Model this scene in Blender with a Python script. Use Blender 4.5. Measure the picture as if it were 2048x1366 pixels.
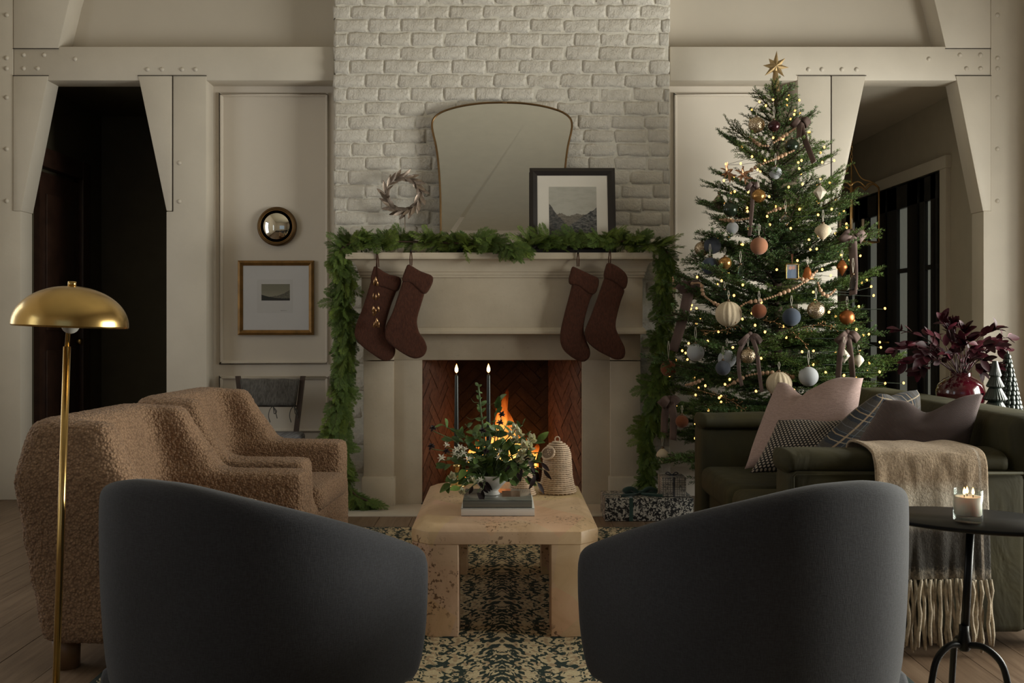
import bpy, bmesh, math, random
from mathutils import Vector, Matrix, noise
for o in list(bpy.data.objects): bpy.data.objects.remove(o)
R = random.Random(11)
sc = bpy.context.scene
C = sc.collection
PI = math.pi
V = Vector
# ---------------------------------------------------------------- camera
F, CX, CY, EYE = 2000.0, 1004.0, 650.0, 1.118
cam_d = bpy.data.cameras.new('camera'); cam = bpy.data.objects.new('camera', cam_d); C.objects.link(cam)
cam.location = (0, 0, EYE); cam.rotation_euler = (PI/2, 0, 0)
cam_d.sensor_width = 36; cam_d.lens = F*36/2048
cam_d.shift_x = (1024-CX)/2048; cam_d.shift_y = -(683-CY)/2048
cam_d.clip_start = .05
sc.camera = cam
# ---------------------------------------------------------------- world, daylight, exposure
wd = bpy.data.worlds.new('world'); sc.world = wd; wd.use_nodes = True
bg = wd.node_tree.nodes['Background']; bg.inputs[0].default_value = (.72, .82, 1, 1); bg.inputs[1].default_value = .5
def area(name, loc, rot, sx, sy, e, col):
    d = bpy.data.lights.new(name, 'AREA'); d.shape = 'RECTANGLE'; d.size = sx; d.size_y = sy; d.energy = e; d.color = col
    o = bpy.data.objects.new(name, d); C.objects.link(o); o.location = loc; o.rotation_euler = rot
    return o
area('daylight_right', (4.15, 3.75, 1.25), (0, PI/2, 0), 1.95, 2.9, 470, (1, .935, .86))
area('daylight_left', (-4.15, 4.2, 1.75), (0, -PI/2, 0), 2.2, 1.5, 40, (1, .965, .96))
area('daylight_left_rear', (-4.15, .1, 1.75), (0, -PI/2, 0), 2.2, 1.6, 24, (.98, .97, 1))
area('daylight_rear', (0, -3.4, 1.9), (PI/2, 0, PI), 3.0, 2.2, 34, (1, .97, .93))
sc.view_settings.view_transform = 'Standard'; sc.view_settings.look = 'None'
sc.view_settings.gamma = 1; sc.view_settings.use_curve_mapping = False
sc.view_settings.exposure = -0.28
sc.cycles.use_denoising = True
sc.cycles.caustics_reflective = False; sc.cycles.caustics_refractive = False
sc.cycles.sample_clamp_indirect = 3.0
sc.cycles.transparent_max_bounces = 12
sc.cycles.max_bounces = 7; sc.cycles.diffuse_bounces = 4; sc.cycles.glossy_bounces = 4; sc.cycles.transmission_bounces = 6
sc.cycles.use_adaptive_sampling = True; sc.cycles.adaptive_threshold = .03
# ---------------------------------------------------------------- helpers
def at(px, py, Y): return V(((px-CX)*Y/F, Y, EYE-(py-CY)*Y/F))
def lerp(a, b, t): return a+(b-a)*t
def sstep(a, b, x):
    t = max(0, min(1, (x-a)/(b-a))); return t*t*(3-2*t)
def interp(tab, x):
    if x <= tab[0][0]: return tab[0][1]
    for (a, va), (b, vb) in zip(tab, tab[1:]):
        if x <= b: return va+(vb-va)*(x-a)/(b-a)
    return tab[-1][1]
def spline(pts, n):
    """Catmull-Rom through pts (Vectors), n samples per span"""
    P = [V(p) for p in pts]; P = [P[0]*2-P[1]]+P+[P[-1]*2-P[-2]]; out = []
    for i in range(1, len(P)-2):
        for k in range(n):
            t = k/n
            out.append(.5*((2*P[i])+(P[i+1]-P[i-1])*t+(2*P[i-1]-5*P[i]+4*P[i+1]-P[i+2])*t*t+(3*P[i]-P[i-1]-3*P[i+1]+P[i+2])*t**3))
    out.append(P[-2]); return out
def frame(d, up=V((0, 0, 1))):
    x = V(d).normalized(); y = V(up).cross(x)
    if y.length < 1e-4: y = V((0, 1, 0)).cross(x)
    y.normalize(); z = x.cross(y)
    return Matrix((x, y, z)).transposed()
def xf(loc, d=None, up=V((0, 0, 1)), roll=0, s=1):
    m = frame(d, up) if d is not None else Matrix.Identity(3)
    if roll: m = m @ Matrix.Rotation(roll, 3, 'X')
    if isinstance(s, (tuple, list, Vector)): m = m @ Matrix.Diagonal(V(s))
    else: m = m*s
    return Matrix.Translation(loc) @ m.to_4x4()
class MB:
    def __init__(s): s.v = []; s.f = []; s.mi = []; s.uv = {}; s.cur = 0
    def add(s, vs, fs, mi=None):
        o = len(s.v); s.v += [tuple(p) for p in vs]
        for f in fs: s.f.append([i+o for i in f]); s.mi.append(s.cur if mi is None else mi)
        return o
    def box(s, a, b, M=None):
        x0, y0, z0 = a; x1, y1, z1 = b
        vs = [V((x, y, z)) for z in (z0, z1) for x, y in ((x0, y0), (x1, y0), (x1, y1), (x0, y1))]
        if M is not None: vs = [M @ p for p in vs]
        s.add(vs, [(3, 2, 1, 0), (4, 5, 6, 7), (0, 1, 5, 4), (1, 2, 6, 5), (2, 3, 7, 6), (3, 0, 4, 7)]); return s
    def prism(s, poly, ext):
        """poly: list of Vectors (planar), ext: Vector"""
        n = len(poly); vs = [V(p) for p in poly]+[V(p)+V(ext) for p in poly]
        s.add(vs, [list(range(n))[::-1], list(range(n, 2*n))]+[(i, (i+1) % n, n+(i+1) % n, n+i) for i in range(n)]); return s
    def tube(s, path, rad, n=8, cap=True, flat=1.0, up=None):
        P = [V(p) for p in path]; k = len(P); vs = []
        u = V(up) if up is not None else V((.13, .29, .95))
        for i, p in enumerate(P):
            d = (P[min(i+1, k-1)]-P[max(i-1, 0)])
            if d.length < 1e-9: d = V((0, 0, 1))
            d.normalize(); a = u-d*u.dot(d)
            if a.length < 1e-3: a = V((1, 0, 0))-d*d.x
            a.normalize(); b = d.cross(a); u = a if up is None else u
            r = rad[i] if hasattr(rad, '__len__') else rad
            for j in range(n):
                t = 2*PI*j/n; vs.append(p+a*(math.cos(t)*r*flat)+b*(math.sin(t)*r))
        fs = [(i*n+j, i*n+(j+1) % n, (i+1)*n+(j+1) % n, (i+1)*n+j) for i in range(k-1) for j in range(n)]
        if cap: fs += [list(range(n))[::-1], list(range((k-1)*n, k*n))]
        s.add(vs, fs); return s
    def lathe(s, prof, n=24, c=(0, 0, 0), M=None):
        vs = []; c = V(c)
        for r, z in prof:
            for j in range(n):
                t = 2*PI*j/n; p = V((r*math.cos(t), r*math.sin(t), z))
                vs.append((M @ p if M is not None else p)+c)
        k = len(prof)
        fs = [(i*n+j, i*n+(j+1) % n, (i+1)*n+(j+1) % n, (i+1)*n+j) for i in range(k-1) for j in range(n)]
        if prof[0][0] > 1e-5: fs.append(list(range(n))[::-1])
        if prof[-1][0] > 1e-5: fs.append(list(range((k-1)*n, k*n)))
        s.add(vs, fs); return s
    def ball(s, c, r, n=16, m=10, sc=(1, 1, 1)):
        prof = [(max(1e-6, math.sin(PI*i/m)), -math.cos(PI*i/m)) for i in range(m+1)]
        return s.lathe(prof, n, c, Matrix.Diagonal(V(sc)*r))
    def grid(s, fn, nu, nv, cu=False, uv=True):
        """fn(u,v) u,v in 0..1"""
        o = len(s.v); ku = nu if cu else nu+1
        for j in range(nv+1):
            for i in range(ku):
                u, v = i/nu, j/nv
                s.uv[len(s.v)] = (u, v); s.v.append(tuple(fn(u, v)))
        for j in range(nv):
            for i in range(nu):
                s.f.append([o+j*ku+i, o+j*ku+(i+1) % ku, o+(j+1)*ku+(i+1) % ku, o+(j+1)*ku+i]); s.mi.append(s.cur)
        return s
    def mesh(s, name, mats=None, smooth=True):
        m = bpy.data.meshes.new(name); m.from_pydata(s.v, [], s.f)
        if s.uv:
            l = m.uv_layers.new(name='UVMap')
            for lp in m.loops: l.data[lp.index].uv = s.uv.get(lp.vertex_index, (0, 0))
        for mt in (mats if isinstance(mats, (list, tuple)) else [mats]):
            if mt: m.materials.append(mt)
        if any(s.mi): m.polygons.foreach_set('material_index', s.mi)
        m.polygons.foreach_set('use_smooth', [bool(smooth)]*len(m.polygons)); m.update()
        return m
WM = {}
def put(o, parent=None):
    C.objects.link(o)
    if parent is not None:
        o.parent = parent; o.matrix_parent_inverse = WM[parent.name].inverted()
    WM[o.name] = o.matrix_basis.copy() if parent is None or o.matrix_basis != Matrix.Identity(4) else Matrix.Identity(4)
    return o
def obj(name, mb, mat=None, parent=None, smooth=True, bev=0, seg=2):
    """mesh given in world space becomes one object (parent: its thing or part)"""
    m = mb.mesh(name, mat, smooth) if isinstance(mb, MB) else mb
    o = bpy.data.objects.new(name, m); put(o, parent)
    if bev:
        b = bmesh.new(); b.from_mesh(m)
        bmesh.ops.remove_doubles(b, verts=b.verts, dist=1e-5)
        b.normal_update()
        es = [e for e in b.edges if len(e.link_faces) == 2 and e.calc_face_angle(0) > .5]
        bmesh.ops.bevel(b, geom=es, offset=bev, segments=seg, profile=.5, affect='EDGES', clamp_overlap=True)
        b.to_mesh(m); b.free()
        m.polygons.foreach_set('use_smooth', [True]*len(m.polygons))
        autosm(m)
    return o
def autosm(m, ang=.6):
    b = bmesh.new(); b.from_mesh(m)
    for e in b.edges: e.smooth = not (len(e.link_faces) == 2 and e.calc_face_angle(0) > ang)
    b.to_mesh(m); b.free()
def inst(name, mesh, M, parent=None):
    o = bpy.data.objects.new(name, mesh); o.matrix_basis = M; put(o, parent); WM[o.name] = M.copy(); return o
def thing(name, label, cat, loc=(0, 0, 0), group=None):
    o = bpy.data.objects.new(name, None); o.empty_display_size = .05; o.location = loc; C.objects.link(o)
    WM[o.name] = Matrix.Translation(loc); return tag(o, label, cat, group)
def tag(o, label, cat=None, group=None):
    o['label'] = label
    if cat: o['category'] = cat
    if group: o['group'] = group
    return o
def struct(o, label=None):
    o['kind'] = 'structure'
    if label: o['label'] = label
    return o
def dup(root, label=None, loc=None, rz=None):
    def cp(o, par):
        c = o.copy(); C.objects.link(c)
        if par: c.parent = par; c.matrix_parent_inverse = o.matrix_parent_inverse
        for ch in o.children: cp(ch, c)
        return c
    r = cp(root, None)
    if label: r['label'] = label
    if loc is not None: r.location = loc
    if rz is not None: r.rotation_euler = (0, 0, rz)
    return r
def bake(o):
    dg = bpy.context.evaluated_depsgraph_get(); dg.update()
    m = bpy.data.meshes.new_from_object(o.evaluated_get(dg)); m.name = o.data.name
    o.modifiers.clear(); o.data = m
    return o
def soften(o, voxel, it, sub=0, keep=None):
    md = o.modifiers.new('r', 'REMESH'); md.mode = 'VOXEL'; md.voxel_size = voxel; md.use_smooth_shade = True
    if it: s = o.modifiers.new('s', 'SMOOTH'); s.factor = .5; s.iterations = it
    if sub: u = o.modifiers.new('u', 'SUBSURF'); u.levels = sub; u.render_levels = sub
    bake(o); return o
def rbox(a, b, r, seg=3, M=None):
    """rounded box mesh builder"""
    bm = bmesh.new(); mb = MB().box(a, b)
    vs = [bm.verts.new(p) for p in mb.v]
    for f in mb.f: bm.faces.new([vs[i] for i in f])
    bmesh.ops.bevel(bm, geom=bm.edges[:], offset=r, segments=seg, profile=.5, affect='EDGES', clamp_overlap=True)
    bm.verts.ensure_lookup_table(); bm.verts.index_update()
    out = MB(); out.add([(M @ v.co if M is not None else v.co) for v in bm.verts], [[v.index for v in f.verts] for f in bm.faces]); bm.free()
    return out
def join(*ms):
    o = MB()
    for m in ms:
        k = o.add(m.v, []); o.f += [[i+k for i in f] for f in m.f]; o.mi += m.mi
        for i, u in m.uv.items(): o.uv[i+k] = u
    return o
# ---------------------------------------------------------------- materials
class NT:
    def __init__(s, name):
        s.m = bpy.data.materials.new(name); s.m.use_nodes = True; s.t = s.m.node_tree; s.n = s.t.nodes; s.l = s.t.links
        s.b = s.n['Principled BSDF']; s._c = {}
    def set(s, inp, v):
        if isinstance(v, bpy.types.NodeSocket): s.l.new(v, inp)
        elif isinstance(v, (tuple, list)) and len(v) == 3 and inp.type == 'RGBA': inp.default_value = (*v, 1)
        else: inp.default_value = v
    def N(s, typ, ins=None, **kw):
        n = s.n.new('ShaderNode'+typ)
        for k, v in kw.items(): setattr(n, k, v)
        for k, v in (ins or {}).items(): s.set(n.inputs[k], v)
        return n
    def co(s, out='Object'):
        if out not in s._c: s._c[out] = s.N('TexCoord').outputs[out]
        return s._c[out]
    def scale(s, vec, sc, loc=(0, 0, 0), rot=(0, 0, 0)):
        return s.N('Mapping', {'Vector': vec, 'Scale': sc, 'Location': loc, 'Rotation': rot}).outputs[0]
    def noise(s, vec, scale, detail=3, rough=.55, dist=0):
        return s.N('TexNoise', {'Vector': vec, 'Scale': scale, 'Detail': detail, 'Roughness': rough, 'Distortion': dist}).outputs[0]
    def vor(s, vec, scale, feature='F1', out=0, rnd=1):
        return s.N('TexVoronoi', {'Vector': vec, 'Scale': scale, 'Randomness': rnd}, feature=feature).outputs[out]
    def wave(s, vec, scale, dist=0, axis='X', detail=2, ds=1):
        return s.N('TexWave', {'Vector': vec, 'Scale': scale, 'Distortion': dist, 'Detail': detail, 'Detail Scale': ds}, bands_direction=axis).outputs[1]
    def ramp(s, fac, stops, ip='LINEAR'):
        n = s.N('ValToRGB', {0: fac}); r = n.color_ramp; r.interpolation = ip
        while len(r.elements) < len(stops): r.elements.new(.5)
        for e, (p, c) in zip(r.elements, stops):
            e.position = p; e.color = (*c, 1) if hasattr(c, '__len__') else (c, c, c, 1)
        return n.outputs[0]
    def mth(s, op, a, b=0, c=0, clamp=False):
        n = s.N('Math', {0: a, 1: b, 2: c}, operation=op); n.use_clamp = clamp; return n.outputs[0]
    def mix(s, f, a, b, mode='MIX'):
        n = s.N('Mix', data_type='RGBA', blend_type=mode); s.set(n.inputs[0], f); s.set(n.inputs[6], a); s.set(n.inputs[7], b); return n.outputs[2]
    def sep(s, vec): return s.N('SeparateXYZ', {0: vec}).outputs
    def comb(s, x, y, z=0): return s.N('CombineXYZ', {0: x, 1: y, 2: z}).outputs[0]
    def bump(s, h, dist=.002, st=1):
        n = s.N('Bump', {'Height': h, 'Distance': dist, 'Strength': st}); s.l.new(n.outputs[0], s.b.inputs['Normal']); return n
    def P(s, **kw):
        al = {'col': 'Base Color', 'rough': 'Roughness', 'metal': 'Metallic', 'trans': 'Transmission Weight', 'ior': 'IOR', 'coat': 'Coat Weight', 'sheen': 'Sheen Weight',
              'sheenr': 'Sheen Roughness', 'sheenc': 'Sheen Tint', 'em': 'Emission Color', 'es': 'Emission Strength', 'spec': 'Specular IOR Level', 'sub': 'Subsurface Weight', 'alpha': 'Alpha'}
        for k, v in kw.items(): s.set(s.b.inputs[al[k]], v)
        return s.m
def simple(name, col, rough=.6, metal=0, var=.12, vs=6, bump=0, bs=60, bd=.002, **kw):
    t = NT(name); c = t.co()
    f = t.noise(c, vs, 4)
    a = tuple(x*(1-var) for x in col); b = tuple(min(1, x*(1+var)) for x in col)
    t.P(col=t.ramp(f, [(.3, a), (.7, b)]), rough=rough, metal=metal, **kw)
    if bump: t.bump(t.noise(c, bs, 4), bd, bump)
    return t.m
def cloth(name, col, scale=400, var=.25, rough=.9, sheen=.3, bd=.0008, mott=.12):
    t = NT(name); c = t.co()
    w = t.mth('ADD', t.noise(t.scale(c, (1, 1, .16)), scale, 2), t.noise(t.scale(c, (.16, .16, 1)), scale, 2))
    m = t.noise(c, 5, 3)
    a = tuple(x*(1-var) for x in col); b = tuple(min(1, x*(1+var)) for x in col)
    k = t.ramp(t.mth('MULTIPLY', w, .5), [(.38, a), (.62, b)])
    k = t.mix(1, k, t.ramp(m, [(.3, 1-mott), (.7, 1.0)]), 'MULTIPLY')
    t.P(col=k, rough=rough, sheen=sheen, sheenr=.4); t.bump(w, bd, .7); return t.m
def glassmat(name, tint=(1, 1, 1), rough=0.0):
    t = NT(name); t.P(col=tint, rough=rough, trans=1, ior=1.45); return t.m
def panemat(name):
    t = NT(name); o = t.n['Material Output']
    g = t.N('BsdfGlossy', {'Roughness': .02}); tr = t.N('BsdfTransparent', {'Color': (.93, .96, .95)})
    f = t.mth('MULTIPLY_ADD', t.mth('POWER', t.N('LayerWeight', {'Blend': .5}).outputs['Facing'], 4), .35, .03); mx = t.N('MixShader', {0: f, 1: tr.outputs[0], 2: g.outputs[0]})
    t.l.new(mx.outputs[0], o.inputs[0]); return t.m
def glow(name, col, st):
    t = NT(name); t.P(col=(0, 0, 0), em=col, es=st, rough=1); return t.m
MT = {}
MT['paint'] = simple('painted_timber', (.62, .56, .475), .55, var=.05, vs=3, bump=.5, bs=25, bd=.002)
MT['wall'] = simple('painted_plaster', (.66, .59, .505), .7, var=.03, vs=2, bump=.15, bs=90, bd=.0008)
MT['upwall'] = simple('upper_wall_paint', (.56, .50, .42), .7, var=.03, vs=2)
MT['ceil'] = simple('ceiling_paint', (.66, .61, .49), .8, var=.03)
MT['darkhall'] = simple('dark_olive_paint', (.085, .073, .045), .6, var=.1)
MT['hall'] = simple('hall_paint', (.40, .355, .28), .7, var=.05)
MT['darkwood'] = simple('dark_stained_wood', (.035, .016, .010), .4, var=.3, vs=12)
MT['blackdoor'] = simple('black_painted_door', (.012, .013, .014), .35, var=.2)
MT['frost'] = simple('frosted_glass_painted_daylight', (.26, .27, .24), .25, var=.1, em=(.80, .82, .68), es=.10)  # weak glow put into the door panes in place of daylight from outside
MT['pane'] = panemat('window_glass')
t = NT('whitewashed_brick'); c = t.co(); f = t.noise(c, 9, 5, .6); g = t.noise(c, 42, 5, .7, .8)
oi = t.N('ObjectInfo').outputs['Random']
k = t.ramp(f, [(.25, (.66, .61, .54)), (.6, (.80, .75, .675))]); k = t.mix(1, k, t.ramp(oi, [(0, (.93, .92, .90)), (1, (1, 1, 1))]), 'MULTIPLY')
t.P(col=k, rough=.75); t.bump(t.mth('ADD', t.mth('MULTIPLY', f, 2.2), t.mth('MULTIPLY', g, 1.1)), .012, .85); MT['brick'] = t.m
MT['mortar'] = simple('painted_mortar', (.70, .66, .58), .85, var=.1, vs=20, bump=.8, bs=45, bd=.006)
t = NT('limestone'); c = t.co(); f = t.noise(c, 4, 6, .6); g = t.noise(c, 60, 3)
t.P(col=t.mix(t.ramp(t.noise(c, 25, 4, .7), [(.62, 0), (.75, .5)]), t.ramp(f, [(.3, (.51, .43, .325)), (.7, (.62, .53, .41))]), (.38, .31, .23)), rough=.65); t.bump(g, .001, .6); MT['stone'] = t.m
t = NT('hearth_stone'); c = t.co(); t.P(col=t.ramp(t.noise(c, 5, 5), [(.3, (.50, .44, .36)), (.7, (.60, .54, .45))]), rough=.5); MT['hearth'] = t.m
t = NT('firebrick'); c = t.co(); oi = t.N('ObjectInfo').outputs['Random']
k = t.ramp(oi, [(0, (.10, .055, .04)), (.5, (.16, .075, .05)), (1, (.22, .11, .07))]); k = t.mix(.5, k, t.ramp(t.noise(c, 30, 4), [(.3, (.04, .03, .03)), (.7, (.22, .12, .08))]))
t.P(col=k, rough=.85); t.bump(t.noise(c, 80, 4), .003, .6); MT['firebrick'] = t.m
MT['soot'] = simple('sooty_mortar', (.035, .026, .022), .95)
t = NT('oak_floor'); c = t.co(); oi = t.N('ObjectInfo').outputs['Random']
gv = t.scale(c, (14, .9, 1)); gr = t.noise(t.N('VectorMath', {0: gv, 1: t.comb(t.mth('MULTIPLY', oi, 37), t.mth('MULTIPLY', oi, 91))}, operation='ADD').outputs[0], 3, 6, .65, .6)
k = t.ramp(gr, [(.3, (.135, .084, .052)), (.55, (.215, .145, .095)), (.75, (.285, .20, .135))]); k = t.mix(1, k, t.ramp(oi, [(0, (.78, .76, .74)), (1, (1, 1, 1))]), 'MULTIPLY')
t.P(col=k, rough=.42); t.bump(gr, .001, .5); MT['oak'] = t.m
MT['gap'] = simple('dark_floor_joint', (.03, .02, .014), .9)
MT['brass'] = simple('aged_brass', (.58, .39, .145), .23, 1, var=.18, vs=5)
MT['bronze'] = simple('dark_bronze', (.13, .075, .03), .4, .8, var=.2)
MT['goldframe'] = simple('antique_gold_wood', (.22, .115, .032), .42, .55, var=.25, vs=20)
MT['mirror'] = simple('mirror_glass', (.86, .86, .84), .01, 1, var=0)
MT['oldmirror'] = simple('antique_convex_glass', (.74, .70, .60), .03, 1, var=.1, vs=25)
MT['blackwood'] = simple('black_stained_frame', (.014, .009, .007), .4, var=.2)
MT['mat'] = simple('mat_board', (.68, .63, .56), .8, var=.02)
MT['paper'] = simple('cool_mat_board', (.62, .61, .62), .8, var=.02)
MT['blackmetal'] = simple('black_iron', (.012, .012, .012), .38, .6, var=.2)
# ---------------------------------------------------------------- room shell
YB, YW = 6.39, 6.545            # front of the timber frame, wall behind it
S = YB/F
def fx(px): return (px-CX)*S
def fz(py): return EYE-(py-CY)*S
HW = 3.75; YN = -3.1; EAVE = 3.9; RIDGE = 4.6
# floor of boards running towards the fireplace
fl = struct(obj('floor', MB().box((-4.2, YN-.2, -.06), (4.2, 9.6, -.012)), MT['gap']), 'brown oak plank floor')
pm = {}
x = -HW; W = .19
row = 0
while x < HW-.01:
    y = YN + (row*0.83) % 1.9 - 1.9
    while y < 6.6:
        L = 1.9+.5*((row*7) % 3)/2; y0, y1 = max(y, YN), min(y+L, 6.6 if not(abs(x+W/2) > 2.05 and abs(x+W/2) < 3.1) else 9.4)
        if y1-y0 > .15 and y1 > 1.0:
            key = round(y1-y0, 2)
            if key not in pm:
                pm[key] = MB().box((0, 0, -.02), (W-.0025, key-.0025, 0)).mesh('plank', MT['oak'], False)
            inst('plank', pm[key], Matrix.Translation((x, y0, R.uniform(-.0006, 0))), fl)
        y += L
    x += W; row += 1
hf = MB().box((-3.2, 6.6, -.02), (-2.0, 9.0, -.004)).box((2.0, 6.6, -.02), (3.2, 9.4, -.004))
struct(obj('floor_hall', hf, MT['oak']), 'dark hall floor beyond the arches')
# side walls with window openings, rear wall
def wall_y(name, x0, x1, wins, y0, y1, top):
    m = MB(); y = y0
    for (a, b, z0, z1) in wins:
        m.box((x0, y, 0), (x1, a, top)); m.box((x0, a, 0), (x1, b, z0)); m.box((x0, a, z1), (x1, b, top)); y = b
    m.box((x0, y, 0), (x1, y1, top)); return struct(obj(name, m, MT['wall'], smooth=False))
RW = [(2.3, 5.2, .28, 2.22)]; LW = [(-.7, .9, .65, 2.85), (3.45, 4.95, .65, 2.85)]
wall_y('wall_right', HW, HW+.3, RW, YN, 6.55, RIDGE); wall_y('wall_left', -HW-.3, -HW, LW, YN, 6.55, RIDGE)
BW = [(-1.5, 1.5, .8, 3.0)]
m = MB().box((-HW-.3, YN-.3, 0), (-1.5, YN, EAVE)).box((1.5, YN-.3, 0), (HW+.3, YN, EAVE)).box((-1.5, YN-.3, 0), (1.5, YN, .8)).box((-1.5, YN-.3, 3.0), (1.5, YN, EAVE))
m.box((-HW-.3, YN-.3, EAVE), (HW+.3, YN, RIDGE))
struct(obj('wall_rear', m, MT['wall'], smooth=False))
wn = 0
def window_unit(o, u, z, w, h, nx, nz):
    """timber sash with muntins and panes; o origin, u unit along the wall"""
    global wn; wn += 1
    n = V((u.y, -u.x, 0)); Mx = Matrix((u, n, V((0, 0, 1)))).transposed().to_4x4(); Mx.translation = o
    b = .05; fr = MB()
    for a, c in (((0, -.04, z), (w, .04, z+b)), ((0, -.04, z+h-b), (w, .04, z+h)), ((0, -.04, z), (b, .04, z+h)), ((w-b, -.04, z), (w, .04, z+h))): fr.box(a, c, Mx)
    r = struct(obj('window_%d' % wn, fr, MT['blackdoor'], smooth=False), 'daylight window with dark muntins')
    for i in range(1, nx): obj('muntin', MB().box((w*i/nx-.012, -.02, z+b), (w*i/nx+.012, .02, z+h-b), Mx), MT['blackdoor'], r, False)
    for i in range(1, nz): obj('muntin', MB().box((b, -.018, z+h*i/nz-.012), (w-b, .018, z+h*i/nz+.012), Mx), MT['blackdoor'], r, False)
    for i in range(nx):
        for k in range(nz):
            obj('pane', MB().box((w*i/nx, -.003, z+h*k/nz), (w*(i+1)/nx, .003, z+h*(k+1)/nz), Mx), MT['pane'], r, False)
for a, b, z0, z1 in RW: window_unit(V((HW+.15, a, 0)), V((0, 1, 0)), z0, b-a, z1-z0, 4, 3)
for a, b, z0, z1 in LW: window_unit(V((-HW-.15, a, 0)), V((0, 1, 0)), z0, b-a, z1-z0, 3, 4)
for a, b, z0, z1 in BW: window_unit(V((a, YN-.15, 0)), V((1, 0, 0)), z0, b-a, z1-z0, 4, 3)
m = MB()
m.box((-HW-.4, YN-.3, RIDGE), (HW+.4, 7.0, RIDGE+.15))
struct(obj('ceiling', m, MT['ceil'], smooth=False), 'pale high ceiling')
# back wall: panels each side of the chimney, plain gable wall above
PXL, PXR = fx(333)+.0, fx(1675)
wl = struct(obj('wall_back_left', MB().box((fx(340), YW, 0), (-1.0, YW+.12, fz(110))), MT['wall'], smooth=False), 'warm white panelled wall beside the chimney, behind the framed picture')
wr = struct(obj('wall_back_right', MB().box((1.0, YW, 0), (fx(1668), YW+.12, fz(110))), MT['wall'], smooth=False), 'warm white panelled wall behind the Christmas tree')
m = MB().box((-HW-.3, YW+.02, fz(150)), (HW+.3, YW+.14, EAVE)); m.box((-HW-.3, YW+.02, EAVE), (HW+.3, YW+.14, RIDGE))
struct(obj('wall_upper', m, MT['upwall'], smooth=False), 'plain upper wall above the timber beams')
SW = F/YW
def wp(px, py): return at(px, py, YW)
def moulding(parent, x0, x1, y0, y1):
    a, b = wp(x0, y1), wp(x1, y0)
    for (w, d, i) in ((.022, .014, 0), (.012, .020, .005)):
        m = MB(); i0, i1 = i, i+w
        for p, q in (((a.x+i0, a.z+i0), (b.x-i0, a.z+i1)), ((a.x+i0, b.z-i1), (b.x-i0, b.z-i0)), ((a.x+i0, a.z+i0), (a.x+i1, b.z-i0)), ((b.x-i1, a.z+i0), (b.x-i0, b.z-i0))):
            m.box((p[0], YW-d, p[1]), (q[0], YW+.002, q[1]))
        obj('panel_moulding', m, MT['wall'], parent, False, .003, 1)
moulding(wl, 440, 658, 187, 728); moulding(wl, 440, 658, 752, 864)
moulding(wr, 1347, 1583, 187, 728); moulding(wr, 1347, 1583, 752, 864)
struct(obj('baseboard_left', MB().box((fx(412), YW-.02, 0), (-1.06, YW, .19)), MT['wall'], bev=.006)); struct(obj('baseboard_right', MB().box((1.06, YW-.02, 0), (fx(1596), YW, .19)), MT['wall'], bev=.006))
def P2(pts, y=YB): return [V((fx(a), y, fz(b))) for a, b in pts]
FLOORPY = CY+EYE/S
bolt_m = MB().lathe([(.015, 0), (.015, .002), (.011, .003), (.010, .006), (.006, .0085), (1e-6, .0092)], 10).mesh('bolt', MT['paint'])
def bolt(px, py, parent, y=YB): inst('bolt', bolt_m, Matrix.Translation((fx(px), y, fz(py))) @ Matrix.Rotation(PI/2, 4, 'X') @ Matrix.Rotation(R.random()*6, 4, 'Z'), parent)
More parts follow.
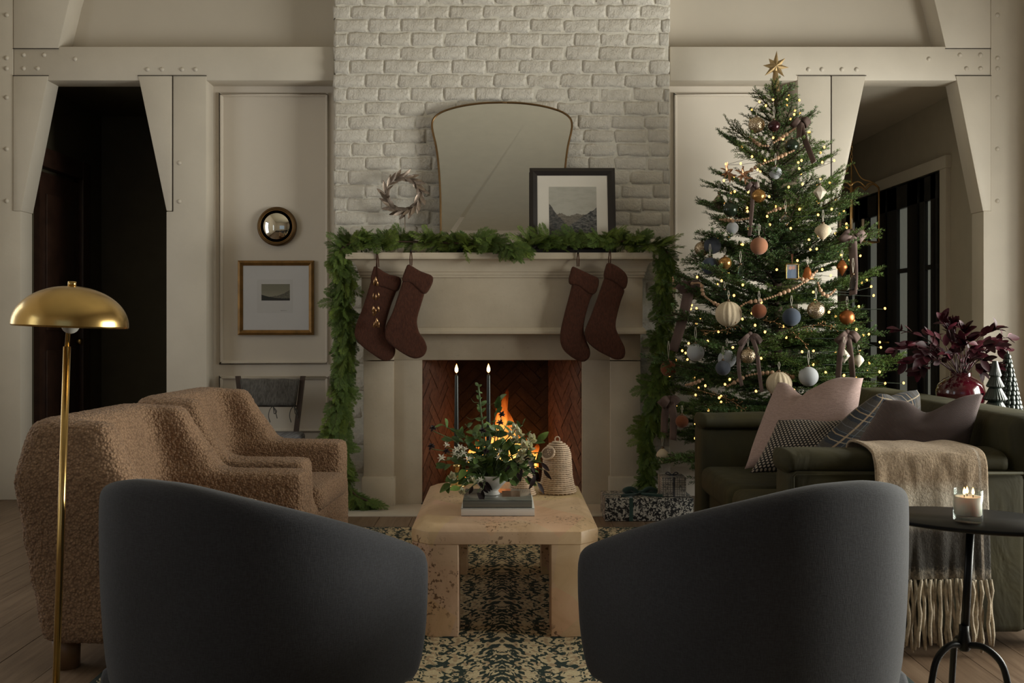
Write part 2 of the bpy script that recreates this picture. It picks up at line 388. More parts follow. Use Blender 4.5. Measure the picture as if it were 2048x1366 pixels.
for sd in (0, 1):
    mx = (lambda pts: pts) if sd == 0 else (lambda pts: [(2*CX-a, b) for a, b in pts][::-1])
    side = ('beside the hallway with the wooden door', 'beside the hallway with the black doors')[sd]
    bm_ = struct(obj('beam', MB().prism(P2(mx([(27, 93), (668, 93), (668, 161), (27, 161)])), (0, .17, 0)), MT['paint'], bev=.006, smooth=True), 'white painted horizontal timber beam '+side)
    po = struct(obj('post', MB().prism(P2(mx([(-170, FLOORPY), (-170, -260), (26.3, -260), (26.3, 422), (41, 422), (41, FLOORPY)])), (0, .16, 0)), MT['paint'], bev=.004), 'white painted outer timber post '+side)
    pi_ = struct(obj('post', MB().prism(P2(mx([(333, FLOORPY), (333, 423), (346.2, 423), (346.2, 152.5), (413, 152.5), (413, FLOORPY)]), YB-.004), (0, .16, 0)), MT['paint'], bev=.005), 'white painted inner timber post '+side)
    for pts, lab in (([(27, 422), (27, 152), (97, 152), (43, 422)], 'white tapered corbel on the outer post '), ([(345.2, 422), (333.5, 422), (277, 152), (345.2, 152)], 'white tapered corbel on the inner post ')):
        struct(obj('corbel', MB().prism(P2(mx(pts), YB-.006), (0, .165, 0)), MT['paint'], bev=.004), lab+side)
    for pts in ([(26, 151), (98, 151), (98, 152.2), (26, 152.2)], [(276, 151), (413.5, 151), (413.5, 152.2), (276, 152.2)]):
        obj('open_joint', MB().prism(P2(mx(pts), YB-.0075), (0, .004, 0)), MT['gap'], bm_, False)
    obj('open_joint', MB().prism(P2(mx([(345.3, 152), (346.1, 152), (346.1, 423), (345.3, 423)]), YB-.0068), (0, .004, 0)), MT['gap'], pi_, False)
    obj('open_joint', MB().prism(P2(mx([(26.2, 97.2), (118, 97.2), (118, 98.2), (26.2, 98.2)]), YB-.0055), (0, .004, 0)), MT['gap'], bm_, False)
    br = struct(obj('brace', MB().prism(P2(mx([(27, 97), (27, -200), (200, -200), (140, 0), (128, 50), (117, 97)]), YB-.004), (0, .2, 0)), MT['paint'], bev=.006), 'white diagonal timber brace above the beam '+side)
    for p in ((13, 30), (13, 116), (13, 137), (13, 195), (13, 298), (13, 402)): bolt(mx([p])[0][0], p[1], po)
    for p in ((47, 110), (88, 110), (47, 137), (75, 137), (295, 139), (324, 139), (364, 139), (391, 139), (150, 118)): bolt(mx([p])[0][0], p[1], bm_)
    for p in ((359, 326), (359, 403)): bolt(mx([p])[0][0], p[1], pi_, YB-.004)
    s = -1 if sd == 0 else 1
    struct(obj('post', MB().box((min(s*3.42, s*3.75), 5.92, 0), (max(s*3.42, s*3.75), 6.15, EAVE)), MT['paint'], bev=.006), 'unseen white post added to shade the back wall end '+side)  # added out-of-view post that casts shade on the back wall's outer end
# dark hallway with a wooden door, beyond the first arch
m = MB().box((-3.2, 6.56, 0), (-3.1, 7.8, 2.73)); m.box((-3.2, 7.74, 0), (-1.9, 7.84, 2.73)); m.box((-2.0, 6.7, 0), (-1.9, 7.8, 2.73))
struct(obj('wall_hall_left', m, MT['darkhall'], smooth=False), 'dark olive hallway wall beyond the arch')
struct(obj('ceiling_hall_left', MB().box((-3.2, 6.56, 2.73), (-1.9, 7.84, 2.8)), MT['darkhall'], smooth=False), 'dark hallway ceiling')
d = struct(obj('door_1', MB().box((-3.10, 6.62, 0), (-3.06, 7.22, 2.14)), MT['darkwood'], smooth=False), 'dark stained wooden door in the olive hallway')
for y0, y1, z0, z1 in ((6.70, 7.14, .2, .95), (6.70, 7.14, 1.08, 2.0)): obj('door_panel', MB().box((-3.065, y0, z0), (-3.045, y1, z1)), MT['darkwood'], d, bev=.008)
for q in (((-3.10, 7.24, 0), (-3.03, 7.37, 2.30)), ((-3.10, 6.58, 2.17), (-3.03, 7.239, 2.30))): obj('door_casing', MB().box(*q), MT['darkwood'], d, bev=.008)
obj('door_handle', MB().lathe([(.004, 0), (.012, .01), (.026, .03), (.022, .05), (1e-6, .055)], 12, (-3.06, 7.16, 1.0), Matrix.Rotation(PI/2, 3, 'Y')), MT['brass'], d)
# entrance hall with black glazed doors, beyond the other arch
HX = 3.15; MT['trimhall'] = simple('hall_trim_paint', (.55, .50, .42), .6, var=.03)
m = MB().box((HX, 6.56, 0), (HX+.1, 9.4, 2.73)); m.box((1.8, 9.3, 0), (HX+.1, 9.4, 2.73)); m.box((1.95, 6.7, 0), (2.05, 9.3, 2.73))
struct(obj('wall_hall_right', m, MT['hall'], smooth=False), 'beige entrance hall wall around the black doors')
struct(obj('ceiling_hall_right', MB().box((1.8, 6.56, 2.73), (HX+.1, 9.4, 2.8)), MT['trimhall'], smooth=False), 'entrance hall ceiling')
d = struct(obj('door_2', MB().box((HX-.02, 7.12, 0), (HX, 9.0, 2.22)), MT['blackdoor'], smooth=False), 'black glazed entrance double doors in the hall')
for q in (((HX-.035, 7.02, 0), (HX, 7.12, 2.221)), ((HX-.04, 7.01, 2.222), (HX, 9.11, 2.31)), ((HX-.035, 9.0, 0), (HX, 9.1, 2.221))): obj('door_casing', MB().box(*q), MT['trimhall'], d, False)
for (y0, y1) in ((7.13, 7.40), (7.44, 8.02), (8.06, 8.64), (8.68, 8.98)):
    leaf = MB(); st = .19 if y1-y0 > .4 else .085
    leaf.box((HX-.06, y0, 0), (HX-.02, y0+st, 2.2)).box((HX-.06, y1-st, 0), (HX-.02, y1, 2.2)).box((HX-.06, y0, 0), (HX-.02, y1, .3)).box((HX-.06, y0, 2.02), (HX-.02, y1, 2.2))
    for z in (.94, 1.52): leaf.box((HX-.055, y0, z), (HX-.02, y1, z+.035))
    lf = obj('door_leaf', leaf, MT['blackdoor'], d, bev=.004)
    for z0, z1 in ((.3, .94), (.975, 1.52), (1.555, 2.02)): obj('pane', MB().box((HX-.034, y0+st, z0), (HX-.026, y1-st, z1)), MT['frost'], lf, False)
obj('door_handle', MB().tube([(HX-.06, 7.97, .98), (HX-.11, 7.97, .98), (HX-.11, 7.86, .98)], .009, 8), MT['brass'], d)
# ---------------------------------------------------------------- chimney breast of painted brick
YC = 6.33
m = MB().box((-1.055, YC+.0070, 0), (-.52, 7.0, 4.9)).box((.52, YC+.0070, 0), (1.055, 7.0, 4.9)).box((-.52, YC+.0070, 1.0), (.52, 7.0, 4.9)).box((-.52, 6.85, 0), (.52, 7.0, 1.0))
ch = struct(obj('wall_chimney', m, MT['mortar'], smooth=False), 'white painted brick chimney breast')
CH = .0874; bv = []
for k in range(12):
    m = MB(); nx, nz = 5, 3; hgt = CH-.008; rr = random.Random(100+k); off = rr.uniform(0, 50)
    def fr(u, v):
        ex = min(u, 1-u)*.2; ez = min(v, 1-v)*hgt
        d = .0045*(1-min(1, ex/.010)) + .0045*(1-min(1, ez/.010))
        nn = noise.noise(V((u*5+off, v*3, k)))*.007
        jit = V((rr.uniform(-.0055, .0055), 0, rr.uniform(-.006, .006)))
        return V((u*.2, .004+d-nn, (v)*hgt))+jit
    us = [0, .07, .3, .6, .93, 1]; vs_ = [0, .2, .8, 1]
    m.grid(lambda u, v: fr(us[int(round(u*nx))], vs_[int(round(v*nz))]), nx, nz)
    n0 = len(m.v); ring = [i for i in range(nx+1)]+[(nx+1)*j+nx for j in range(1, nz+1)]+[(nx+1)*nz+i for i in range(nx-1, -1, -1)]+[(nx+1)*j for j in range(nz-1, 0, -1)]
    for i in ring: p = m.v[i]; m.v.append((p[0], .04, p[2]))
    for i in range(len(ring)): a, b = i, (i+1) % len(ring); m.f.append([ring[b], ring[a], n0+a, n0+b]); m.mi.append(0)
    bv.append(m.mesh('brick', MT['brick']))
rows = int(3.42/CH)+1
for r_ in range(rows):
    z = r_*CH+.004; x = -1.068-(.104 if r_ % 2 else 0)+R.uniform(-.012, .012)
    while x < 1.06:
        L = R.choice((.205, .21, .215, .2, .165 if R.random() < .25 else .21))
        x0, x1 = max(x, -1.068+R.uniform(-.004, .006)), min(x+L, 1.07+R.uniform(-.006, .004))
        if x1-x0 > .035 and (z > 1.42 or x0 < -.98 or x1 > .98):
            inst('brick', R.choice(bv), Matrix.Translation((x0, YC-.004+R.uniform(-.0025, .0025), z+R.uniform(-.003, .003))) @ Matrix.Rotation(R.uniform(-.016, .016), 4, 'Y') @ Matrix.Rotation(R.uniform(-.012, .012), 4, 'Z') @ Matrix.Diagonal((max(.03, x1-x0-.008)/.2, 1, R.uniform(.94, 1.04), 1)), ch)
        x += L
# ---------------------------------------------------------------- limestone fireplace
fp = thing('fireplace', 'carved limestone fireplace surround with a deep moulded mantel shelf', 'fireplace', (0, 6.2, 0))
YP, YS, YF = 6.17, 6.215, 6.10
for s in (-1, 1):
    a, b = sorted((s*.855, s*.67)); p = obj('pilaster', MB().box((a, YP, .18), (b, YC+.03, .895)), MT['stone'], fp, bev=.004)
    obj('block', MB().box((a, YP, .90), (b, YC+.03, 1.075)), MT['stone'], fp, bev=.004)
    a, b = sorted((s*.866, s*.66)); obj('plinth_block', MB().box((a, YP-.012, 0), (b, YC+.03, .183)), MT['stone'], fp, bev=.007)
    a, b = sorted((s*.672, s*.497)); obj('jamb', MB().box((a, YS, 0), (b, YC+.1, .90)), MT['stone'], fp, bev=.003)
obj('lintel', MB().box((-.672, YS, .90), (.672, YC+.1, 1.075)), MT['stone'], fp, bev=.003)
obj('frieze', MB().box((-.858, YF, 1.10), (.858, YC+.03, 1.42)), MT['stone'], fp, bev=.003)
def sweep(prof, half, yf, yb):
    m = MB(); n = len(prof); vs = []
    for p, z in prof: vs += [(-(half+p), yb, z), (-(half+p), yf-p, z), (half+p, yf-p, z), (half+p, yb, z)]
    fs = [(i*4+j, i*4+j+1, i*4+5+j, i*4+4+j) for i in range(n-1) for j in range(3)]
    fs += [(0, 3, 2, 1), (n*4-4, n*4-3, n*4-2, n*4-1), tuple([i*4 for i in range(n-1, -1, -1)]), tuple([i*4+3 for i in range(n)])]
    m.add(vs, fs); return m
o = obj('frieze_moulding', sweep([(0, 1.062), (.022, 1.064), (.024, 1.078), (.016, 1.088), (.006, 1.102), (0, 1.104)], .858, YF, YC+.03), MT['stone'], fp); autosm(o.data)
prof = [(0, 1.405), (.008, 1.407), (.008, 1.422), (.014, 1.423), (.014, 1.440), (.020, 1.442)]
prof += [(.020+.058*(1-math.cos(t*PI/2)), 1.442+.072*math.sin(t*PI/2)) for t in [i/8 for i in range(1, 9)]]
prof += [(.083, 1.516), (.086, 1.528), (.083, 1.5285), (.083, 1.554)]
o = obj('mantel_shelf', sweep(prof, .858, YF, YC+.03), MT['stone'], fp); autosm(o.data, .35)
struct(obj('hearth', MB().box((-1.08, 5.84, -.02), (1.08, 6.36, .006)), MT['hearth'], bev=.002), 'pale stone hearth slab set in the floor')
MT_Z = 1.554
# firebox with herringbone brick
MT['sootbrick'] = simple('sooted_firebrick', (.045, .028, .02), .9, var=.4, vs=9, bump=.5, bs=80, bd=.003)
fb = thing('firebox', 'sooty firebox lined with herringbone firebrick', 'firebox', (0, 6.5, 0))
YB0, YB1, HB = 6.24, 6.74, 1.0
def clip(poly, w, h):
    for ax, lim, sg in ((0, 0, 1), (0, w, -1), (1, 0, 1), (1, h, -1)):
        out = []
        for i in range(len(poly)):
            a, b = poly[i-1], poly[i]; da, db = sg*(a[ax]-lim), sg*(b[ax]-lim)
            if da >= 0: out.append(a)
            if da*db < 0: t = da/(da-db); out.append((a[0]+(b[0]-a[0])*t, a[1]+(b[1]-a[1])*t))
        poly = out
        if len(poly) < 3: return []
    return poly
def herring(name, o, u, n, w, h):
    """o origin, u along, n outward (towards the room)"""
    base = obj(name, MB().prism([o, o+u*w, o+u*w+V((0, 0, h)), o+V((0, 0, h))], -n*.06), MT['soot'], fb, False)
    a, L = .062, .186; c45 = math.sqrt(.5); g = .004
    for i in range(-12, 24):
        for j in range(-14, 16):
            # herringbone in rotated grid
            for q in (0, 1):
                if q == 0: x0, y0, x1, y1 = i*a+j*L*0, 0, 0, 0
                ox, oy = (i*a+j*2*L*0.5*1.0, i*a-j*L)
                if q == 0: r4 = (ox, oy, ox+L, oy+a)
                else: r4 = (ox, oy+a, ox+a, oy+a+L)
                x0, y0, x1, y1 = r4[0]+g/2, r4[1]+g/2, r4[2]-g/2, r4[3]-g/2
                pts = [((x-y)*c45+w/2, (x+y)*c45-.3) for x, y in ((x0, y0), (x1, y0), (x1, y1), (x0, y1))]
                pts = clip(pts, w, h)
                if len(pts) < 3: continue
                ar = abs(sum(pts[k-1][0]*pts[k][1]-pts[k][0]*pts[k-1][1] for k in range(len(pts))))/2
                if ar < .0012: continue
                d = .006+R.uniform(-.002, .002)
                yield_ = MB().prism([o+u*p[0]+V((0, 0, p[1]))+n*d for p in pts], -n*.02)
                obj('brick', yield_, MT['firebrick' if name == 'side_lining' else 'sootbrick'], base, False)
pl, pr = V((-.497, YB0, 0)), V((.497, YB0, 0)); bl, br_ = V((-.315, YB1, 0)), V((.315, YB1, 0))
def nrm(u): return V((u.y, -u.x, 0))
u = (bl-pl); herring('side_lining', pl, u.normalized(), V((u.y, -u.x, 0)).normalized(), u.length, HB)
u = (br_-bl); herring('back_lining', bl, u.normalized(), V((0, -1, 0)), u.length, HB)
u = (pr-br_); herring('side_lining', br_, u.normalized(), V((u.y, -u.x, 0)).normalized(), u.length, HB)
obj('firebox_floor', MB().box((-.5, 6.2, -.01), (.5, 6.8, .012)), MT['soot'], fb, False)
obj('firebox_top', MB().box((-.52, 6.3, 1.0), (.52, 6.86, 1.04)), MT['soot'], fb, False)
# fire: grate, logs, flames
gr = thing('fire_grate', 'black iron fire grate under the burning logs', 'grate', (0, 6.48, .012))
for i in range(6): x = -.2+i*.08; obj('grate_bar', MB().tube([(x, 6.33, .16), (x, 6.34, .10), (x, 6.6, .10)], .008, 6), MT['blackmetal'], gr)
for y in (6.36, 6.58): obj('grate_rail', MB().tube([(-.23, y, .012), (-.23, y, .092), (.23, y, .092), (.23, y, .012)], .009, 6), MT['blackmetal'], gr)
t = NT('charred_log'); c = t.co(); f = t.noise(c, 18, 5, .7); k = t.vor(c, 28, 'DISTANCE_TO_EDGE')
t.P(col=t.ramp(f, [(.35, (.012, .009, .008)), (.7, (.10, .06, .04))]), rough=.9, em=(1, .22, .03), es=t.ramp(t.noise(c, 12, 2), [(.58, 0), (.7, 3)])); t.bump(k, .01, .6); MT['log'] = t.m
for i, (a, b, r, lab) in enumerate((((-.24, 6.42, .155), (.22, 6.46, .15), .048, 'charred log lying across the front of the grate'), ((-.2, 6.56, .15), (.24, 6.54, .16), .05, 'charred log lying at the back of the grate'),
        ((-.16, 6.40, .22), (.10, 6.58, .245), .042, 'charred log leaning across the lower fire logs'), ((.2, 6.44, .225), (-.06, 6.57, .32), .036, 'thin charred log on top of the fire'))):
    p = [V(a).lerp(V(b), k/8) for k in range(9)]
    tag(obj('fire_log', MB().tube([q+V((0, 0, R.uniform(-.004, .004))) for q in p], [r*R.uniform(.9, 1.08) for _ in p], 12), MT['log']), lab, 'log', 'logs in the fireplace')
t = NT('flame'); uv = t.co('UV'); v = t.sep(uv)[1]; ns = t.noise(t.scale(t.co(), (1, 1, .45)), 14, 3)
vv = t.mth('ADD', v, t.mth('MULTIPLY', t.mth('SUBTRACT', ns, .5), .7))
colr = t.ramp(vv, [(0, (1, .32, .05)), (.25, (1, .50, .12)), (.6, (1, .24, .03)), (1, (.8, .07, .0))])
e = t.N('Emission', {'Color': colr, 'Strength': t.ramp(vv, [(0, 3.2), (.35, 4.0), (.7, 1.3), (1, .4)])})
tr = t.N('BsdfTransparent'); mxs = t.N('MixShader', {0: t.ramp(vv, [(.35, .9), (.75, .35), (1, 0)]), 1: tr.outputs[0], 2: e.outputs[0]})
t.l.new(mxs.outputs[0], t.n['Material Output'].inputs[0]); MT['flame'] = t.m
fr_ = thing('fire', 'bright orange log fire burning in the firebox', 'fire', (0, 6.5, .2))
for x, y, h, w in ((-.01, 6.50, .45, .085), (.05, 6.47, .34, .07), (-.09, 6.48, .28, .06), (.13, 6.52, .24, .055), (-.17, 6.50, .2, .05), (.20, 6.48, .16, .04), (0, 6.43, .25, .05), (.02, 6.55, .52, .045)):
    ph = R.random()*6
    def ff(u, v): r = w*math.sin(PI*min(1, v*.85+.12))**.8*(1-v*.35)*(1 if v < .98 else .05); a = 2*PI*u; return V((x+r*math.cos(a)*(1+.25*math.sin(3*a+ph+v*5))+.03*math.sin(ph+v*5)*v, y+r*.7*math.sin(a), .19+h*v))
    obj('flame', MB().grid(ff, 14, 14, True), MT['flame'], fr_)
def plight(name, loc, e, col, r): d = bpy.data.lights.new(name, 'POINT'); d.energy = e; d.color = col; d.shadow_soft_size = r; o = bpy.data.objects.new(name, d); C.objects.link(o); o.location = loc; return o
plight('fire_light', (0, 6.46, .36), 1.3, (1, .36, .08), .10)
# ---------------------------------------------------------------- rug
t = NT('patterned_rug'); c = t.co(); X, Y, Z = t.sep(c)
u = t.mth('PINGPONG', X, .34); v = t.mth('PINGPONG', t.mth('ADD', Y, t.mth('MULTIPLY', t.mth('SINE', t.mth('MULTIPLY', u, 9)), .10)), .27)
q = t.comb(t.mth('MULTIPLY', u, 25), t.mth('MULTIPLY', v, 19), 3.7)
f = t.noise(q, 1.0, 1.5, .5, 1.7)
g = t.noise(t.comb(t.mth('MULTIPLY', u, 48), t.mth('MULTIPLY', v, 30), 9.1), 1.0, 1, .5, 1.2)
msk = t.ramp(t.mth('ADD', t.mth('MULTIPLY', f, .75), t.mth('MULTIPLY', g, .25)), [(.488, 0), (.512, 1)])
fine = t.noise(t.scale(c, (1, 2.5, 1)), 160, 2)
crm = t.mix(t.ramp(t.noise(q, 1.7, 1), [(.50, 0), (.62, 1)]), (.64, .53, .335), (.44, .32, .195))
k = t.mix(msk, crm, (.012, .030, .024)); k = t.mix(1, k, t.ramp(fine, [(.3, .72), (.7, 1.08)]), 'MULTIPLY')
ex = t.mth('GREATER_THAN', t.mth('ABSOLUTE', X), 1.262); ey = t.mth('GREATER_THAN', Y, 5.475)
k = t.mix(t.mth('MAXIMUM', ex, ey), k, (.018, .028, .024))
t.P(col=k, rough=.95); t.bump(t.mth('ADD', fine, t.mth('MULTIPLY', msk, -.4)), .003, .8); MT['rug'] = t.m
rug = tag(obj('area_rug', MB().box((-1.28, 1.7, .0005), (1.28, 5.49, .010)), MT['rug'], bev=.003), 'cream and dark green patterned wool rug under the coffee table', 'rug')
RZ = .010
# ---------------------------------------------------------------- coffee table
t = NT('burl_wood'); c = t.co(); w = t.noise(t.scale(c, (1, .5, 1)), 5, 6, .6, 1.2); sp = t.noise(c, 75, 2); cl = t.noise(c, 6, 3)
blk = t.vor(t.scale(c, (1, .62, 1)), 5.2, out=1)
k = t.ramp(w, [(.25, (.53, .345, .195)), (.5, (.67, .465, .29)), (.75, (.76, .555, .365))]); k = t.mix(.12, k, blk, 'SOFT_LIGHT')
dots = t.mth('MULTIPLY', t.ramp(sp, [(.57, 0), (.64, 1)]), t.ramp(cl, [(.50, 0), (.60, 1)]))
k = t.mix(t.mth('MULTIPLY', dots, .85), k, (.10, .045, .018))
t.P(col=k, rough=.38, spec=.4); t.bump(w, .0006, .4); MT['burl'] = t.m
ct = thing('coffee_table', 'low burl wood coffee table with chamfered corners on the rug', 'table', (.01, 4.08, RZ))
TX0, TX1, TY0, TY1, TZ = -.327, .347, 3.55, 4.61, .402
def octa(x0, x1, y0, y1, c): return [(x0+c, y0), (x1-c, y0), (x1, y0+c), (x1, y1-c), (x1-c, y1), (x0+c, y1), (x0, y1-c), (x0, y0+c)]
m = MB(); o1 = octa(TX0, TX1, TY0, TY1, .066); o2 = octa(TX0+.04, TX1-.04, TY0+.045, TY1-.045, .052)
vs = [(x, y, z) for z in (.338, .384) for x, y in o1]+[(x, y, TZ) for x, y in o2]
m.add(vs, [list(range(8))[::-1]]+[(r*8+i, r*8+(i+1) % 8, r*8+8+(i+1) % 8, r*8+8+i) for r in (0, 1) for i in range(8)]+[list(range(16, 24))])
obj('tabletop', m, MT['burl'], ct, False, .002, 1)
for sx in (0, 1):
    for sy in (0, 1):
        L, c_ = .170, .066
        pts = [(c_, 0), (L, 0), (L, L), (0, L), (0, c_)]
        pts = [V((TX0+.002+a if not sx else TX1-.002-a, TY0+.002+b if not sy else TY1-.002-b, RZ)) for a, b in pts]
        if sx != sy: pts = pts[::-1]
        obj('leg', MB().prism(pts, (0, 0, .338-RZ)), MT['burl'], ct, False, .002, 1)
# ---------------------------------------------------------------- charcoal swivel chairs
MT['charcoal'] = cloth('charcoal_linen', (.036, .036, .042), 480, .24, .9, .10, .0007, .15)
def shell_fn(a, b, fwd, z0, hb, ha, th):
    path = []
    for i in range(9): path.append((-a, lerp(fwd, 0, i/8)))
    n = 36
    for i in range(1, n):
        t_ = PI*i/n; e = 2/2.35
        cx, sy = math.cos(t_), math.sin(t_)
        path.append((-a*math.copysign(abs(cx)**e, cx), -b*abs(sy)**e))
    for i in range(9): path.append((a, lerp(0, fwd, i/8)))
    P = [V((p[0], p[1], 0)) for p in path]; K = len(P)
    sl = [0]
    for i in range(1, K): sl.append(sl[-1]+(P[i]-P[i-1]).length)
    tot = sl[-1]
    def fn(u, v):
        i = int(round(u*(K-1))); d = (P[min(i+1, K-1)]-P[max(i-1, 0)]).normalized(); n_ = V((d.y, -d.x, 0))*-1
        n_ = V((-d.y, d.x, 0)); n_ = n_ if n_.dot(P[i]-V((0, .1, 0))) > 0 else -n_
        s_ = abs(sl[i]/tot*2-1)
        h = lerp(hb, ha, max(0, (s_-.06)/.94)**1.5)
        endf = min(sl[i], tot-sl[i]); rnd = 1-max(0, 1-endf/.04)**2*.38
        # closed section: v 0..1 round the wall
        zt = h-(1-rnd)*.05; k = v*20
        sec = [(-.045, z0), (-.018, z0+.02), (-.006, z0+.09), (0, lerp(z0, zt, .45)), (0, lerp(z0, zt, .7)), (-.002, zt-.05), (-.004, zt-.026), (-.010, zt-.010), (-.024, zt-.001), (-.040, zt), (-th+.022, zt-.001), (-th+.008, zt-.012), (-th, zt-.03), (-th, zt-.07), (-th, lerp(z0, zt, .5)), (-th, z0+.1), (-th, z0)]
        j = min(len(sec)-1, int(round(v*(len(sec)-1)))); q_, z_ = sec[j]
        q_ = -th/2+(q_+th/2)*rnd
        tap = 1-.035*(1-(z_-z0)/(zt-z0))**1.5
        p = P[i]*tap+n_*q_; p.z = z_; return p
    m = MB(); m.grid(fn, K-1, 16)
    kk = K
    for i in (0, K-1):
        ring = [j*kk+i for j in range(17)]; m.f.append(ring if i == 0 else ring[::-1]); m.mi.append(0)
    for i in range(K-1): m.f.append([i+1, i, 16*kk+i, 16*kk+i+1]); m.mi.append(0)
    return m
sw = thing('swivel_chair', 'charcoal linen barrel swivel chair on the lamp side of the coffee table', 'armchair', (0, 0, 0), 'charcoal swivel chairs')
o = obj('backrest', shell_fn(.375, .385, .21, .20, .757, .535, .085), MT['charcoal'], sw)
bm = bmesh.new(); bm.from_mesh(o.data); bmesh.ops.recalc_face_normals(bm, faces=bm.faces); bm.to_mesh(o.data); bm.free()
o.data.polygons.foreach_set('use_smooth', [True]*len(o.data.polygons))
u_ = o.modifiers.new('u', 'SUBSURF'); u_.levels = u_.render_levels = 1; bake(o)
# top welt seam
K = 53
def rimpt(i, dz, dq):
    return None
seat = rbox((-.29, -.27, .26), (.29, .27, .43), .05, 4); obj('seat_cushion', seat, MT['charcoal'], sw)
obj('seat_deck', rbox((-.30, -.28, .19), (.30, .24, .27), .03, 2), MT['charcoal'], sw)
obj('swivel_base', MB().lathe([(.27, .012), (.27, .03), (.20, .04), (.05, .06), (.05, .20)], 32), MT['blackmetal'], sw)
sw.location = (-.60, 2.55, RZ-.012+.012); sw.rotation_euler = (0, 0, -math.radians(30))
sw2 = dup(sw, 'charcoal linen barrel swivel chair in front of the green velvet sofa', (.605, 2.54, RZ), math.radians(27))
# ---------------------------------------------------------------- boucle armchairs
t = NT('caramel_boucle'); c = t.co(); f = t.vor(c, 120); g = t.noise(c, 160, 3); b_ = t.noise(c, 3, 2)
k = t.ramp(f, [(.15, (.40, .25, .15)), (.75, (.215, .127, .074))]); k = t.mix(1, k, t.ramp(b_, [(.3, .88), (.7, 1.05)]), 'MULTIPLY')
t.P(col=k, rough=1, sheen=.08, sheenr=.5); t.bump(t.mth('SUBTRACT', g, t.mth('MULTIPLY', f, 1.2)), .006, .8); MT['boucle'] = t.m
MT['legwood'] = simple('brown_leg_wood', (.16, .085, .04), .4)
bo = thing('boucle_armchair', 'caramel boucle armchair standing behind the charcoal swivel chair and lamp', 'armchair', (0, 0, 0), 'caramel boucle armchairs')
m = MB()
m.box((-.28, -.37, .09), (.38, .37, .35))
def hexa(lo, hi, z0, z1): # lo/hi : (x0,x1,y0,y1)
    vs = [(x, y, z0) for x, y in ((lo[0], lo[2]), (lo[1], lo[2]), (lo[1], lo[3]), (lo[0], lo[3]))]+[(x, y, z1) for x, y in ((hi[0], hi[2]), (hi[1], hi[2]), (hi[1], hi[3]), (hi[0], hi[3]))]
    k_ = MB(); k_.add(vs, [(3, 2, 1, 0), (4, 5, 6, 7), (0, 1, 5, 4), (1, 2, 6, 5), (2, 3, 7, 6), (3, 0, 4, 7)]); return k_
m = join(m, hexa((-.33, -.12, -.39, .39), (-.415, -.20, -.415, .415), .09, .62), hexa((-.415, -.20, -.415, .415), (-.395, -.25, -.33, .33), .60, .815), hexa((-.3, .37, -.41, -.245), (-.3, .37, -.425, -.25), .09, .555), hexa((-.3, .37, .245, .41), (-.3, .37, .25, .425), .09, .555),
         hexa((-.30, .08, -.42, -.26), (-.40, -.03, -.43, -.28), .45, .64), hexa((-.30, .08, .26, .42), (-.40, -.03, .28, .43), .45, .64), hexa((-.40, -.03, -.43, -.28), (-.36, -.12, -.37, -.26), .62, .805), hexa((-.40, -.03, .28, .43), (-.36, -.12, .26, .37), .62, .805))
o = obj('upholstered_body', m, MT['boucle'], bo); soften(o, .021, 15, 2)
tx = bpy.data.textures.new('tufts', 'VORONOI'); tx.noise_scale = .011; tx.distance_metric = 'DISTANCE'
d = o.modifiers.new('d', 'DISPLACE'); d.texture = tx; d.texture_coords = 'LOCAL'; d.strength = -.006; d.mid_level = .35; bake(o)
o.data.polygons.foreach_set('use_smooth', [True]*len(o.data.polygons))
s_ = rbox((-.20, -.25, .30), (.405, .25, .415), .045, 4); oc = obj('seat_cushion', s_, MT['boucle'], bo)
for x, y in ((-.27, -.32), (.30, -.32), (-.27, .32), (.30, .32)): obj('leg', MB().lathe([(.042, RZ if x > 0 else 0), (.045, .11)], 18, (x, y, 0)), MT['legwood'], bo)
bo.location = (-1.14, 3.58, 0); bo.rotation_euler = (0, 0, math.radians(-3))
dup(bo, 'caramel boucle armchair closer to the fireplace, beside the grey dining chair', (-1.16, 4.60, 0), math.radians(-4))
# ---------------------------------------------------------------- green velvet sofa
t = NT('olive_velvet'); c = t.co(); f = t.noise(t.scale(c, (1, 1, .5)), 3.2, 4, .6, 1.0)
t.P(col=t.ramp(f, [(.3, (.015, .013, .002)), (.7, (.042, .034, .005))]), rough=.8, sheen=.03, sheenr=.25, sheenc=(.40, .38, .12)); t.bump(t.mth('ADD', t.noise(t.scale(c, (1, 1, .6)), 7, 3, .5, 1.2), t.mth('MULTIPLY', t.noise(c, 300, 2), .03)), .008, .8); MT['velvet'] = t.m
so = thing('sofa', 'olive green velvet sofa piled with cushions beside the Christmas tree', 'sofa', (1.5, 4.28, 0))
SX0, SX1, SY0, SY1 = .985, 2.0, 3.42, 5.14
obj('base', rbox((SX0+.04, SY0+.05, .07), (SX1-.02, SY1-.05, .30), .025), MT['velvet'], so)
obj('backrest', join(rbox((SX1-.235, SY0, .06), (SX1, SY1, .80), .05, 4)), MT['velvet'], so)
def padded(a, b, r=.05, vx=.022, it=6): m_ = rbox(a, b, r, 3); return m_
